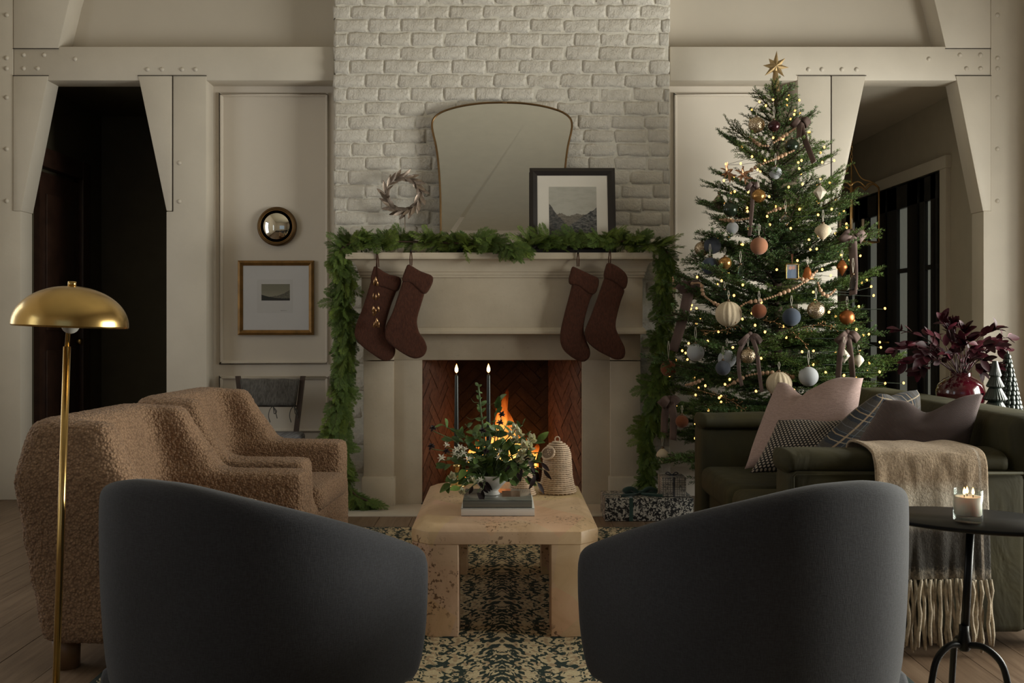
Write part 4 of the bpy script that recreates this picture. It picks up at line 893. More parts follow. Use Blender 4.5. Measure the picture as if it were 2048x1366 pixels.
stocking('second brown wool stocking from the left, hanging in front of its neighbour', [(812, 545), (800, 580), (785, 625), (772, 652), (771, 676), (785, 692), (808, 708), (828, 717), (846, 713), (854, 698), (849, 680), (838, 664), (834, 640), (842, 610), (850, 580), (845, 560)],
         [(816, 527), (804, 562), (822, 566), (836, 578), (852, 588), (867, 555), (842, 543)], ((822, 503), (822, 531)), YK)
stocking('slim brown wool stocking third from the left, hanging in profile', [(1148, 550), (1140, 585), (1128, 630), (1120, 670), (1124, 695), (1140, 712), (1163, 724), (1178, 716), (1180, 700), (1172, 680), (1167, 662), (1170, 635), (1180, 600), (1188, 575)],
         [(1144, 532), (1137, 566), (1156, 572), (1186, 591), (1198, 560), (1180, 549)], ((1156, 506), (1156, 533)), YK+.025)
stocking('large brown wool stocking nearest the Christmas tree, hanging last', [(1212, 545), (1200, 580), (1182, 630), (1170, 660), (1172, 680), (1190, 698), (1215, 712), (1235, 720), (1248, 714), (1250, 698), (1240, 676), (1231, 655), (1234, 630), (1242, 600), (1247, 575)],
         [(1214, 524), (1207, 555), (1224, 562), (1249, 579), (1254, 553), (1236, 534)], ((1220, 503), (1219, 527)), YK)
# cluster of brass bells
bl_ = thing('bell_cluster', 'string of small brass cone bells hanging over the first stocking', 'bells', at(755, 507, 5.93), )
MT['bellbrass'] = simple('rose_brass', (.55, .33, .17), .3, 1, var=.2)
bellm = MB().lathe([(1e-6, .036), (.0036, .036), (.005, .030), (.0105, 0), (.0095, 0), (.0035, .027)], 14).mesh('bell', MT['bellbrass'])
top = at(754, 511, 5.93)
for k_, (px_, py_) in enumerate([(748, 570), (755, 572), (752, 566), (747, 598), (757, 596), (752, 600), (746, 624), (752, 628), (757, 624), (748, 632), (748, 655), (753, 652), (757, 655), (755, 648)]):
    p = at(px_, py_, 5.925+R.uniform(-.012, .012)); inst('bell', bellm, Matrix.Translation(p) @ Matrix.Rotation(R.uniform(-.15, .15), 4, 'Y'), bl_)
    obj('cord', MB().tube([top, top.lerp(p, .5)+V((R.uniform(-.003, .003), 0, 0)), p+V((0, 0, .028))], .001, 4), MT['wool'], bl_)
# ---------------------------------------------------------------- cedar garland
def green(name, c0, c1, rough=.7, **kw):
    t = NT(name); oi = t.N('ObjectInfo').outputs['Random']; f = t.noise(t.co(), 40, 2)
    k = t.mix(1, t.ramp(f, [(.3, c0), (.7, c1)]), t.ramp(oi, [(0, (.70, .72, .65)), (.5, (1, 1, 1)), (1, (1.35, 1.15, .75))]), 'MULTIPLY')
    t.P(col=k, rough=rough, **kw); return t.m
MT['cedar'] = green('cedar_green', (.050, .095, .012), (.125, .195, .028), .65)
MT['twig'] = simple('brown_twig', (.06, .035, .018), .8)
def cedar(seed, L=.19):
    m = MB()
    for q_ in range(3): cedar1(m, seed*7+q_, L*(1, .85, .75)[q_], Matrix.Rotation((0, .5, -.55)[q_], 3, 'Z') @ Matrix.Rotation((0, .35, -.3)[q_], 3, 'Y'))
    return m.mesh('sprig', [MT['cedar'], MT['twig']], False)
def cedar1(m, seed, L, RM):
    r = random.Random(seed)
    def spike(p, d, l, w, up):
        s_ = up.cross(d).normalized()*w; n_ = up*w*.45; q = p+d*l
        a_ = p+d*l*.35
        m.add([RM @ k_ for k_ in (p, a_+s_, a_+n_, a_-s_, a_-n_, q)], [(0, 1, 2), (0, 2, 3), (0, 3, 4), (0, 4, 1), (5, 2, 1), (5, 3, 2), (5, 4, 3), (5, 1, 4)])
    d = V((1, 0, 0)); p = V((0, 0, 0)); up = V((0, 0, 1)); k = 0
    st = 15
    for i in range(st):
        t_ = i/st; dd = V((1, .10*math.sin(i*.7+seed), -.12*t_)).normalized(); q = p+dd*L/st
        m.cur = 1; spike(p, dd, L/st*1.5, .0028*(1-t_*.6), up); m.cur = 0
        for sg in (-1, 1):
            bl = L*.44*(1-t_)**.75*(.55+.45*min(1, t_*5))*r.uniform(.75, 1.15)+.012
            bd = (dd+V((0, sg*r.uniform(.75, 1.15), r.uniform(-.30, .22)))).normalized(); nb_ = max(3, int(bl/.0085))
            bp = q.copy()
            for j in range(nb_):
                b2 = (bd+V((0, 0, -.10*j/nb_))).normalized(); be = bp+b2*bl/nb_
                spike(bp, b2, bl/nb_*1.6, .0021, up)
                for s2 in (-1, 1):
                    sd_ = (b2+up.cross(b2)*s2*r.uniform(.7, 1.0)+V((0, 0, r.uniform(-.25, .25)))).normalized(); spike(be, sd_, (.022*(1-.55*j/nb_))*r.uniform(.7, 1.2), .0020, up)
                bp = be
        p = q
ced = [cedar(i, L_) for i, L_ in enumerate((.16, .19, .22, .17, .20, .14))]
ga = thing('cedar_garland', 'fresh cedar garland draped along the mantel and down both sides', 'garland', (0, 6.1, MT_Z))
path = [at(735, 1002, 6.02), at(706, 985, 6.04), at(684, 935, 6.06), at(682, 880, 6.08), at(676, 820, 6.08), at(682, 760, 6.08), at(690, 700, 6.08), at(690, 640, 6.07), at(688, 580, 6.06), at(680, 530, 6.05), at(684, 498, 6.05), at(720, 484, 6.08),
        at(800, 483, 6.09), at(900, 486, 6.08), at(960, 489, 6.06), at(1010, 498, 6.03), at(1060, 488, 6.04), at(1130, 480, 6.05), at(1230, 482, 6.06), at(1300, 489, 6.06), at(1334, 505, 6.05), at(1332, 560, 6.06), at(1328, 640, 6.08), at(1320, 720, 6.08), at(1312, 790, 6.08),
        at(1300, 860, 6.08), at(1292, 920, 6.07), at(1300, 965, 6.05), at(1312, 990, 6.03)]
gp_ = spline(path, 10); obj('stem', MB().tube(gp_, .006, 6), MT['twig'], ga)
n = 0; NG = len(gp_)
for i in range(296):
    f_ = i/295*(NG-2); k_ = int(f_); p = gp_[k_].lerp(gp_[k_+1], f_-k_); tg = (gp_[min(k_+2, NG-1)]-gp_[k_]).normalized()
    horiz = 690 < CX+p.x/p.y*F < 1322 and p.z > 1.5
    if horiz:
        d_ = V((R.choice((-1, 1))*R.uniform(.5, 1), R.uniform(-.75, .05), R.uniform(-.20, .50))).normalized(); s_ = R.uniform(.55, .80)
        p = p+V((0, R.uniform(-.03, .06), R.uniform(-.010, .022)))
        if d_.z < .02 and p.z < MT_Z+.035: d_.z = abs(d_.z)*.3+.05; d_.normalize()
        if R.random() < .10: d_ = V((R.uniform(-.5, .5), -.75, -.25)).normalized()
        if 985 < CX+p.x/p.y*F < 1050 and R.random() < .55: d_ = V((R.uniform(.0, .7), -.65, -.5)).normalized(); p.y -= .03
    else:
        dn = V((0, 0, -1)); d_ = (dn*R.uniform(.8, 1.5)+V((R.uniform(-.75, .75), R.uniform(-.6, .1), 0))).normalized(); s_ = R.uniform(.55, .85)
        if p.z > 1.45: s_ *= .9
        if p.z < .5: s_ *= .85; d_ = (d_+V((.25 if p.x < 0 else -.1, 0, 0))).normalized()
        if R.random() < .10: d_ = (V((R.choice((-1, 1))*.9, -.1, -.25))).normalized()
        if p.x > 0: d_.x *= .75
    if p.x < 0 and not horiz and d_.x > .35 and p.z > 1.0: d_.x *= .5; d_.normalize()
    inst('sprig', ced[i % 6], xf(p, d_, V((R.uniform(-.5, .5), -.8, .6)), R.uniform(-.8, .8), s_), ga)
# ---------------------------------------------------------------- on the coffee table
def book(name, label, a, b, cov, pages, sp=.003):
    g = thing(name, label, 'book', ((a[0]+b[0])/2, (a[1]+b[1])/2, a[2]), 'books on the coffee table')
    obj('page_block', MB().box((a[0]+.004, a[1]+.0005, a[2]+sp), (b[0]-.004, b[1]-.004, b[2]-sp)), pages, g, False)
    obj('front_cover', MB().box((a[0], a[1]-.002, b[2]-sp), (b[0], b[1], b[2])), cov, g, bev=.0008); obj('back_cover', MB().box((a[0], a[1]-.002, a[2]), (b[0], b[1], a[2]+sp)), cov, g, bev=.0008)
    obj('spine', MB().box((a[0], a[1]-.002, a[2]), (b[0], a[1], b[2])), cov, g, bev=.0008)
    return g
MT['whitecover'] = simple('white_book_cover', (.80, .79, .76), .45, var=.03); MT['greycover'] = simple('sage_grey_book_cover', (.17, .175, .155), .25, var=.05, coat=.3); MT['pages'] = simple('page_edges', (.55, .52, .46), .9, var=.05)
book('coffee_table_book', 'large white hardcover book lying at the bottom of the stack', (-.153, 3.745, TZ+.0003), (.122, 4.03, TZ+.030), MT['whitecover'], MT['pages'])
g = book('coffee_table_book', 'glossy sage grey hardcover book lying under the flower bowl', (-.147, 3.75, TZ+.0305), (.113, 4.02, TZ+.058), MT['greycover'], MT['pages'])
obj('cover_picture', MB().box((.0, 3.83, TZ+.058), (.07, 3.965, TZ+.0584)), simple('cover_art', (.12, .075, .05), .2, var=.6, vs=30), g, False)
BZ = TZ+.0585; BC = V((-.045, 3.885, BZ))
MT['ceramic'] = simple('white_ceramic', (.70, .67, .62), .25, var=.02, coat=.3)
tag(obj('footed_bowl', MB().lathe([(.036, 0), (.038, .003), (.030, .014), (.040, .028), (.062, .050), (.072, .078), (.070, .079), (.058, .052), (.036, .032), (1e-6, .028)], 40, BC), MT['ceramic']), 'white ceramic footed bowl holding the flowers on the books', 'bowl')
# flower arrangement
bq = thing('flower_arrangement', 'loose garden bouquet of green foliage and cream blooms in the white bowl', 'flowers', BC+V((0, 0, .03)))
MT['leafg'] = green('garden_leaf', (.045, .095, .022), (.11, .19, .045), .5); MT['leafp'] = green('pea_leaf', (.10, .19, .07), (.20, .31, .12), .5)
MT['stemg'] = simple('green_stem', (.09, .13, .045), .6); MT['petal'] = simple('cream_petal', (.72, .68, .48), .6, var=.1, sub=.1); MT['petalw'] = simple('white_petal', (.75, .73, .62), .6, var=.06); MT['plum'] = simple('plum_petal', (.022, .010, .012), .7, var=.4)
BO = BC+V((0, 0, .07)); YQ = 3.885
lm = [leaf_mesh(.048, .030, MT['leafg'], bend=b_, fold=f_) for b_, f_ in ((.2, .2), (.4, .35), (-.1, .3), (.1, .15))]; lp = [leaf_mesh(.046, .03, MT['leafp'], bend=.15), leaf_mesh(.03, .022, MT['leafp'], bend=.3)]; ld = leaf_mesh(.05, .02, MT['plum'], bend=.4)
def stem(p1, lift=.3, r=.0018, mid=None):
    a_ = BO+V((R.uniform(-.03, .03), R.uniform(-.03, .03), -.02)); c2 = mid or (a_.lerp(p1, .5)+V((0, 0, lift*(p1-a_).length*.35)))
    ps = spline([a_, c2, p1], 6); obj('stem', MB().tube(ps, r, 5), MT['stemg'], bq); return ps
# tall pea shoot
ps = stem(at(957, 772, YQ), 0, .0034, at(966, 855, YQ))
for k_ in range(3, 13):
    for s_ in (-1, 1):
        inst('leaf', lp[R.random() < .4], xf(ps[k_], V((s_*R.uniform(.4, 1), R.uniform(-.6, .4), R.uniform(.1, 1))), V((0, -1, .3)), R.uniform(-.5, .5), R.uniform(.55, 1.05)*(1.05-.04*k_)), bq)
for sx, sy in ((-1, .4), (1, .6), (-.6, 1)):
    p = ps[R.choice((7, 9, 11))]; cr_ = [p+V((sx*.012*k_, -.004*k_, sy*.006*k_+.006*math.sin(k_*1.3))) for k_ in range(6)]; obj('tendril', MB().tube(cr_, .0007, 4), MT['stemg'], bq)
tips = [(886, 850), (930, 848), (905, 880), (1000, 800), (1015, 845), (1045, 850), (1062, 862), (1075, 880), (1082, 905), (1060, 940), (1045, 960), (1065, 965), (905, 950), (892, 970), (920, 975), (885, 930), (940, 910), (960, 880), (985, 890), (1010, 900), (1030, 920), (1000, 930), (970, 920), (930, 940), (1020, 960), (950, 950), (985, 950), (1035, 880), (905, 915), (990, 860), (945, 868), (1068, 925)]
for i, (px_, py_) in enumerate(tips):
    p1 = at(px_, py_, YQ+R.uniform(-.12, .10)); ps = stem(p1, R.uniform(.2, .7))
    for k_ in range(3, 13):
        d_ = (ps[min(k_, 12)]-ps[k_-1]).normalized(); sd_ = V((R.uniform(-1, 1), R.uniform(-1, .5), R.uniform(-.6, .8)))
        if R.random() < .76: inst('leaf', lm[R.randrange(4)], xf(ps[k_], d_*.5+sd_, V((R.uniform(-.4, .4), -.8, .6)), R.uniform(-.7, .7), R.uniform(.55, 1.1)), bq)
petm = leaf_mesh(.030, .026, MT['petal'], 'petal', -.35, -.3, 5); petw = leaf_mesh(.020, .006, MT['petalw'], 'petal', .3, .1, 4); pld = leaf_mesh(.012, .008, MT['plum'], 'petal', .3)
def bloom(px_, py_, Y_, pm_, n_, s_, name='flower', up=V((0, -.8, .6))):
    p = at(px_, py_, Y_); stem(p+V((0, .01, -.01)), .4)
    for k_ in range(n_):
        a_ = 2.4*k_; tl = .25+.75*k_/n_; d_ = frame(up) @ V((1-tl, math.cos(a_)*tl, math.sin(a_)*tl))
        inst('petal', pm_, xf(p, d_, up, R.uniform(-.3, .3), s_*R.uniform(.8, 1.15)), bq)
for a_ in ((1038, 868), (1030, 858), (1049, 893), (1043, 908), (1055, 915), (1038, 922), (1064, 880), (1050, 905), (1058, 896), (1030, 882)): bloom(a_[0], a_[1], 3.79+R.uniform(-.02, .03), petm, 7, R.uniform(.8, 1.05))
for a_ in ((912, 900), (920, 895), (908, 908), (926, 906), (936, 918), (882, 916), (996, 915), (1000, 905), (960, 960), (893, 890), (918, 912), (930, 898)): bloom(a_[0], a_[1], 3.79+R.uniform(-.03, .04), petw, 9, R.uniform(.55, .85))
for a_ in ((944, 962), (1022, 870), (925, 985), (905, 955)): bloom(a_[0], a_[1], 3.8, petm, 7, .7)
for a_ in ((866, 857), (863, 893), (893, 903), (1000, 846), (1054, 916), (965, 862), (1003, 830), (972, 903)): bloom(a_[0], a_[1], 3.80, pld, 9, 1.2)
for (px_, py_) in ((1088, 940), (1075, 965), (1083, 925), (955, 985), (945, 972), (965, 980), (1070, 950)):
    ps = stem(at(px_, py_, 3.78), .6)
    for k_ in (6, 9, 12): inst('leaf', ld, xf(ps[k_], V((R.uniform(-.3, .8), R.uniform(-.5, .2), -.7)), V((0, -1, .2)), R.uniform(-.5, .5), R.uniform(.7, 1.1)), bq)
# candlesticks
MT['taper'] = simple('dark_green_taper', (.012, .016, .013), .4, var=.2)
def taper(label, px_, Y_):
    b_ = V(((px_-CX)*Y_/F, Y_, TZ+.0003)); g = thing('candlestick', label, 'candle', b_, 'lit taper candles on the coffee table')
    obj('brass_holder', MB().lathe([(.042, 0), (.043, .004), (.036, .010), (.014, .016), (.008, .03), (.008, .06), (.013, .075), (.016, .085), (.016, .10), (.011, .10), (.011, .085)], 28, b_), MT['brass'], g)
    top = .90-TZ; obj('taper_candle', MB().lathe([(.0105, .086), (.0105, .20), (.0075, top-.012), (.006, top-.004), (1e-6, top-.001)], 18, b_), MT['taper'], g)
    obj('wick', MB().tube([b_+V((0, 0, top-.002)), b_+V((0, 0, top+.007))], .0011, 5), MT['wick'], g); obj('flame', flame_mesh(b_+V((0, 0, top+.004)), .042, .0085), MT['cflame'], g)
taper('dark green taper candle alight at the outer edge of the flowers', 913, 4.44); taper('dark green taper candle alight directly behind the tall pea shoot', 977, 4.47)
# wicker bells
MT['wicker'] = simple('pale_wicker', (.66, .50, .36), .7, var=.2, vs=40)
def wicker(label, c_, r, h, hole):
    g = thing('wicker_bell', label, 'basket', c_, 'wicker bells on the coffee table')
    pr = [(0, 1.0), (.06, .97), (.15, .87), (.32, .78), (.55, .74), (.75, .70), (.88, .58), (.96, .36), (1.0, .10)]
    def rad(v): return r*interp(pr, v)
    nr = int(h/.0078); ns = 26
    for i in range(nr):
        v = (i+.5)/nr
        pts = []
        for k_ in range(ns*2+1):
            a_ = 2*PI*k_/(ns*2); pts.append(c_+V(((rad(v)+.0022*(1 if (k_//1+i) % 2 else -1))*math.cos(a_), (rad(v)+.0022*(1 if (k_+i) % 2 else -1))*math.sin(a_), h*v+.003)))
        obj('weaver', MB().tube(pts, .0036, 5, False), MT['wicker'], g)
    for k_ in range(ns):
        a_ = 2*PI*(k_+.5)/ns; obj('stake', MB().tube([c_+V((rad(v)*math.cos(a_), rad(v)*math.sin(a_), h*v)) for v in [j/10 for j in range(11)]], .0024, 5), MT['wicker'], g)
    obj('loop', MB().tube([c_+V((.010*math.cos(a_), 0, h+.010+.012*math.sin(a_))) for a_ in [2*PI*i/16 for i in range(17)]], .0028, 6), MT['wicker'], g)
    if hole:
        hc = c_+V((-r*.52, -r*.50, h*.80)); n_ = V((-.62, -.66, .42)).normalized(); F_ = frame(n_)
        obj('rim', MB().tube([hc+F_ @ V((0, r*.42*math.cos(a_), r*.34*math.sin(a_))) for a_ in [2*PI*i/24 for i in range(25)]], .0042, 6), MT['wicker'], g)
        obj('opening', MB().prism([hc+F_ @ V((-.004, r*.40*math.cos(a_), r*.32*math.sin(a_))) for a_ in [2*PI*i/20 for i in range(20)]], n_*.003), simple('inner_wicker', (.24, .165, .11), .9, var=.4, vs=120), g, False)
wicker('large pale wicker bell with a rimmed opening on the coffee table', V((.236, 4.27, TZ+.002)), .079, .215, True)
wicker('smaller pale wicker bell mostly hidden behind the flowers', V((.083, 4.20, TZ+.002)), .056, .15, False)
R.seed(5)
# ---------------------------------------------------------------- Christmas tree
TCX, TCY = 1.605, 5.87
tree = thing('christmas_tree', 'tall spruce Christmas tree with lights and ornaments behind the sofa', 'tree', (TCX, TCY, 0))
t = NT('spruce_needles'); oi = t.N('ObjectInfo').outputs['Random']; f = t.noise(t.co(), 25, 2)
k = t.mix(1, t.ramp(f, [(.3, (.045, .095, .024)), (.7, (.115, .185, .052))]), t.ramp(oi, [(0, (.72, .80, .85)), (.6, (1, 1, 1)), (1, (1.3, 1.15, .8))]), 'MULTIPLY')
t.P(col=k, rough=.55, spec=.4); MT['needle'] = t.m; MT['bark'] = simple('spruce_bark', (.045, .026, .015), .9, bump=.6, bs=40, bd=.004)
def branch_mesh(L, seed):
    r = random.Random(seed); m = MB()
    def twig(p, d, l, rad, dens):
        n_ = max(2, int(l/.03)); q = p.copy(); pts = [q.copy()]
        for i in range(n_): q = q+(d+V((0, 0, .10*i/n_)))*l/n_; pts.append(q.copy())
        m.cur = 1; m.tube(pts, [rad*(1-.6*i/n_) for i in range(n_+1)], 4, False); m.cur = 0
        F_ = frame(d); nn = int(l*dens)
        for i in range(nn):
            t_ = (i+.5)/nn; b_ = p+d*l*t_+V((0, 0, .05*l*t_*t_)); a_ = r.uniform(0, 2*PI); nd = F_ @ V((.75, math.cos(a_), math.sin(a_)*.75+.22)); nd.normalize()
            nl = r.uniform(.014, .021)*(1 if t_ < .93 else .8); s_ = nd.cross(V((r.uniform(-1, 1), r.uniform(-1, 1), 1))).normalized()*.0020
            c_ = b_+nd*nl*.5; m.add([b_, c_+s_, b_+nd*nl, c_-s_], [(0, 1, 2, 3)])
        q2 = p+d*l
        for i in range(5):
            a_ = 2*PI*i/5; nd = (F_ @ V((1.4, math.cos(a_)*.6, math.sin(a_)*.6))).normalized(); s_ = nd.cross(V((0, .3, 1))).normalized()*.0011; m.add([q2, q2+nd*.008+s_, q2+nd*.016, q2+nd*.008-s_], [(0, 1, 2, 3)])
    X_ = V((1, 0, 0)); twig(V((0, 0, 0)), X_, L, .0045+.004*L, 620)
    n_ = max(2, int(L/.043))
    for i in range(1, n_):
        t_ = i/n_
        for sg in (-1, 1):
            tl = (min(.10, .03+.2*L)+.36*L*(1-t_))*r.uniform(.7, 1.1)*(.5 if t_ < .18 else 1); d = V((1, sg*r.uniform(.65, .95), r.uniform(-.18, .16))).normalized(); p = V((L*t_+r.uniform(-.015, .015), 0, .05*L*t_*t_)); twig(p, d, tl, .0025, 620)
            if tl > .15:
                for s2 in (-1, 1):
                    if r.random() < .95: d2 = (d+V((.25, s2*.8, r.uniform(-.1, .1)))).normalized(); twig(p+d*tl*r.uniform(.35, .6), d2, tl*.55, .0018, 560)
    return m.mesh('branch', [MT['needle'], MT['bark']], False)
BL = [.11, .17, .25, .35, .46, .58, .70]; bms = {L: [branch_mesh(L, 40+i*3+k_) for k_ in range(3 if L < .6 else 2)] for i, L in enumerate(BL)}
PRF = [(.25, .60), (.45, .74), (.70, .75), (.97, .68), (1.38, .57), (1.76, .44), (2.05, .33), (2.3, .20), (2.46, .13), (2.54, .06)]
def prof_r(z): return interp(PRF, z)
obj('trunk', MB().tube([(TCX, TCY, .02), (TCX+.01, TCY, 1.2), (TCX+.0, TCY, 2.2), (TCX, TCY, 2.56)], [.042, .030, .012, .006], 10), MT['bark'], tree)
ang = 0; z = .30; nb = 0
while z < 2.50 and nb < 298:
    zr = prof_r(z); cnt = 13 if z < 1.2 else (11 if z < 1.8 else (6 if z < 2.25 else 5))
    step = .118 if z < 1.0 else (.115 if z < 1.8 else (.10 if z < 2.2 else .08))
    for k_ in range(cnt):
        a_ = ang+2*PI*k_/cnt+R.uniform(-.2, .2); zz = z+R.uniform(-.04, .04); dx, dy = math.cos(a_), math.sin(a_)
        L = prof_r(zz)*R.uniform(.62, 1.14)
        if dy > 0: L = min(L, .60/max(.25, dy))*(1-.15*dy)
        if dx < -.3 and dy > -.1: L = min(L, .62)
        if zz < .72 and dy < -.35: L = min(L, .56/abs(dy))
        if dx < 0 and dy > .3: L = min(L, .45/dy)
        if dy > .75 and R.random() < .35: continue
        el = lerp(-.10, .62, (zz-.3)/2.2)+R.uniform(-.10, .12)
        key = min(BL, key=lambda b_: abs(b_-L)); d = V((dx*math.cos(el), dy*math.cos(el), math.sin(el)))
        inst('branch', R.choice(bms[key]), xf((TCX+dx*.012, TCY+dy*.012, zz), d, V((0, 0, 1)), R.uniform(-.35, .35), L/key), tree); nb += 1
    z += step; ang += .9
for k_ in range(3): inst('branch', bms[.11][k_], xf((TCX, TCY, 2.44), V((math.cos(k_*2.1), math.sin(k_*2.1), 1.3)), V((0, 0, 1)), 0, .9), tree)
obj('tree_stand', MB().lathe([(.20, 0), (.20, .03), (.10, .05), (.06, .16), (.05, .16), (.05, .03)], 24, (TCX, TCY, 0)), MT['blackmetal'], tree)
def onTree(px, py, k=.9):
    Y_ = TCY-.3
    for _ in range(5):
        p = at(px, py, Y_); r_ = prof_r(p.z)*1.0; dx = p.x-TCX; Y_ = TCY-math.sqrt(max(r_*r_-dx*dx, .003))*k
    return at(px, py, Y_)
# star topper
sp = at(1551, 133, TCY); MT['stargold'] = simple('antique_gold_star', (.36, .25, .12), .5, .6, var=.2, vs=40, bump=.5, bs=300, bd=.001)
stp = thing('star_topper', 'antique gold eight pointed star on top of the Christmas tree', 'star', sp)
m = MB(); tips_ = []
for k_, rr in enumerate((.094, .076, .080, .080, .06, .084, .075, .062)): a_ = PI/2-k_*PI/4-.08; tips_.append((a_, rr))
ring = []
for i, (a_, rr) in enumerate(tips_): ring += [sp+V((rr*math.cos(a_), 0, rr*math.sin(a_))), sp+V((.036*math.cos(a_-PI/8), 0, .036*math.sin(a_-PI/8)))]
for sgn in (-1, 1):
    b0 = m.add(ring+[sp+V((0, sgn*.018, 0))], []); 
    for i in range(16): m.f.append([b0+i, b0+(i+1) % 16, b0+16][::sgn]); m.mi.append(0)
obj('star', m, MT['stargold'], stp, False); obj('cone_socket', MB().lathe([(.026, -.148), (.022, -.10), (.013, -.03), (1e-6, -.02)], 20, sp), MT['stargold'], stp)
# string lights
MT['bulb'] = glow('warm_fairy_bulb', (1, .50, .12), 5); MT['wire'] = simple('green_wire', (.01, .018, .01), .6)
sl = thing('string_lights', 'strings of warm fairy lights wound through the Christmas tree', 'lights', (TCX, TCY, .3))
bm_ = MB().ball((0, 0, 0), .0062, 8, 6, (1, 1, 1.25)).mesh('bulb', MT['bulb']); wp_ = []
NBL = 235
for i in range(NBL):
    f_ = (i/NBL)**.85; zz = 2.46-f_*2.05; a_ = -PI/2+1.9*(abs((i*.217) % 2-1)*2-1)**1+R.uniform(-.2, .2); r_ = prof_r(zz)*R.uniform(.66, 1.0)*(.84 if zz < .8 else 1)
    if math.sin(a_) > .2: r_ *= .8
    p = V((TCX+r_*math.cos(a_), TCY+r_*math.sin(a_), zz+R.uniform(-.03, .03)))
    if p.z < .72 and p.y < 5.2: p.y = 5.2
    if p.y > 6.4: p.y = 6.4
    wp_.append(p); inst('bulb', bm_, Matrix.Translation(p) @ Matrix.Rotation(R.uniform(-1, 1), 4, 'X'), sl)
obj('wire', MB().tube([p+V((0, .012, -.004)) for p in wp_], .0011, 4), MT['wire'], sl)
# wooden bead garland
MT['bead'] = simple('natural_wood_bead', (.46, .28, .17), .5, var=.2, vs=50); bead_m = MB().ball((0, 0, 0), 1, 10, 7).mesh('bead', MT['bead'])
bg_ = thing('bead_garland', 'natural wooden bead garland looped across the Christmas tree', 'garland', (TCX, TCY, 1.2))
sw_ = [[(1346, 555), (1352, 575), (1398, 566), (1406, 588), (1422, 602), (1440, 612)], [(1440, 610), (1466, 622), (1492, 606), (1524, 600), (1560, 588), (1600, 570), (1636, 540)], [(1636, 566), (1643, 584), (1656, 592), (1672, 578)], [(1548, 285), (1568, 272), (1592, 256)],
       [(1500, 275), (1520, 290), (1540, 292)], [(1490, 348), (1520, 330), (1550, 318), (1590, 300)], [(1536, 426), (1566, 414), (1596, 408)], [(1440, 439), (1470, 441), (1500, 436)], [(1372, 770), (1390, 766), (1406, 758)], [(1455, 772), (1475, 762), (1500, 750), (1560, 745), (1590, 756)], [(1590, 552), (1612, 560), (1630, 548)]]
for s_ in sw_[:]:
    P_ = spline([onTree(a_, b_, .97) for a_, b_ in s_], 12); ln = [0]
    for a_, b_ in zip(P_, P_[1:]): ln.append(ln[-1]+(b_-a_).length)
    d = 0; j = 0; n_ = 0
    obj('string', MB().tube(P_, .0011, 4), MT['bead'], bg_)
    while d < ln[-1]:
        while j < len(ln)-2 and ln[j+1] < d: j += 1
        p = P_[j].lerp(P_[j+1], (d-ln[j])/max(1e-6, ln[j+1]-ln[j])); rb = .0115 if (n_ % 9) in (3, 4, 5) else .0065; inst('bead', bead_m, Matrix.Translation(p) @ Matrix.Scale(rb, 4), bg_); d += rb*2.0+.001; n_ += 1
# ornaments
def vel(name, c_): return simple(name, c_, .95, var=.06, sheen=.12)
t = NT('champagne_mercury_glass'); c = t.co(); f = t.vor(c, 140); t.P(col=t.ramp(f, [(.2, (.75, .62, .46)), (.6, (.42, .31, .20))]), rough=.28, metal=.85); t.bump(f, .003, .8); MT['champ'] = t.m
t = NT('cream_ribbed'); c = t.co(); t.P(col=(.58, .47, .33), rough=.85); t.bump(t.noise(c, 220, 2), .002, .7); MT['cream'] = t.m
OM = {'pale': vel('pale_grey_velvet', (.40, .41, .43)), 'slate': vel('slate_velvet', (.060, .066, .085)), 'navy': vel('slate_blue_velvet', (.045, .058, .085)), 'terra': vel('terracotta_velvet', (.30, .125, .065)), 'rust': vel('rust_velvet', (.16, .045, .014)), 'copper': simple('copper_satin', (.42, .14, .045), .35, .8, var=.1),
      'plum': simple('plum_gloss', (.04, .012, .014), .15, .4), 'champ': MT['champ'], 'cream': MT['cream'], 'green': simple('bottle_green_glass', (.02, .03, .018), .1, .2), 'amber': simple('amber_gold_glass', (.42, .22, .07), .15, .7, var=.3, vs=60), 'pearl': simple('pearl_paper', (.68, .60, .50), .4), 'clear': MT['glass'], 'paleg': glassmat('pale_green_glass', (.75, .92, .85)), 'smoke': simple('smoky_cut_glass', (.30, .23, .17), .08, .75, var=.3, vs=60)}
MT['capm'] = simple('cap_metal', (.16, .11, .07), .4, .9); MT['ribw'] = simple('ivory_ribbon', (.62, .56, .46), .7)
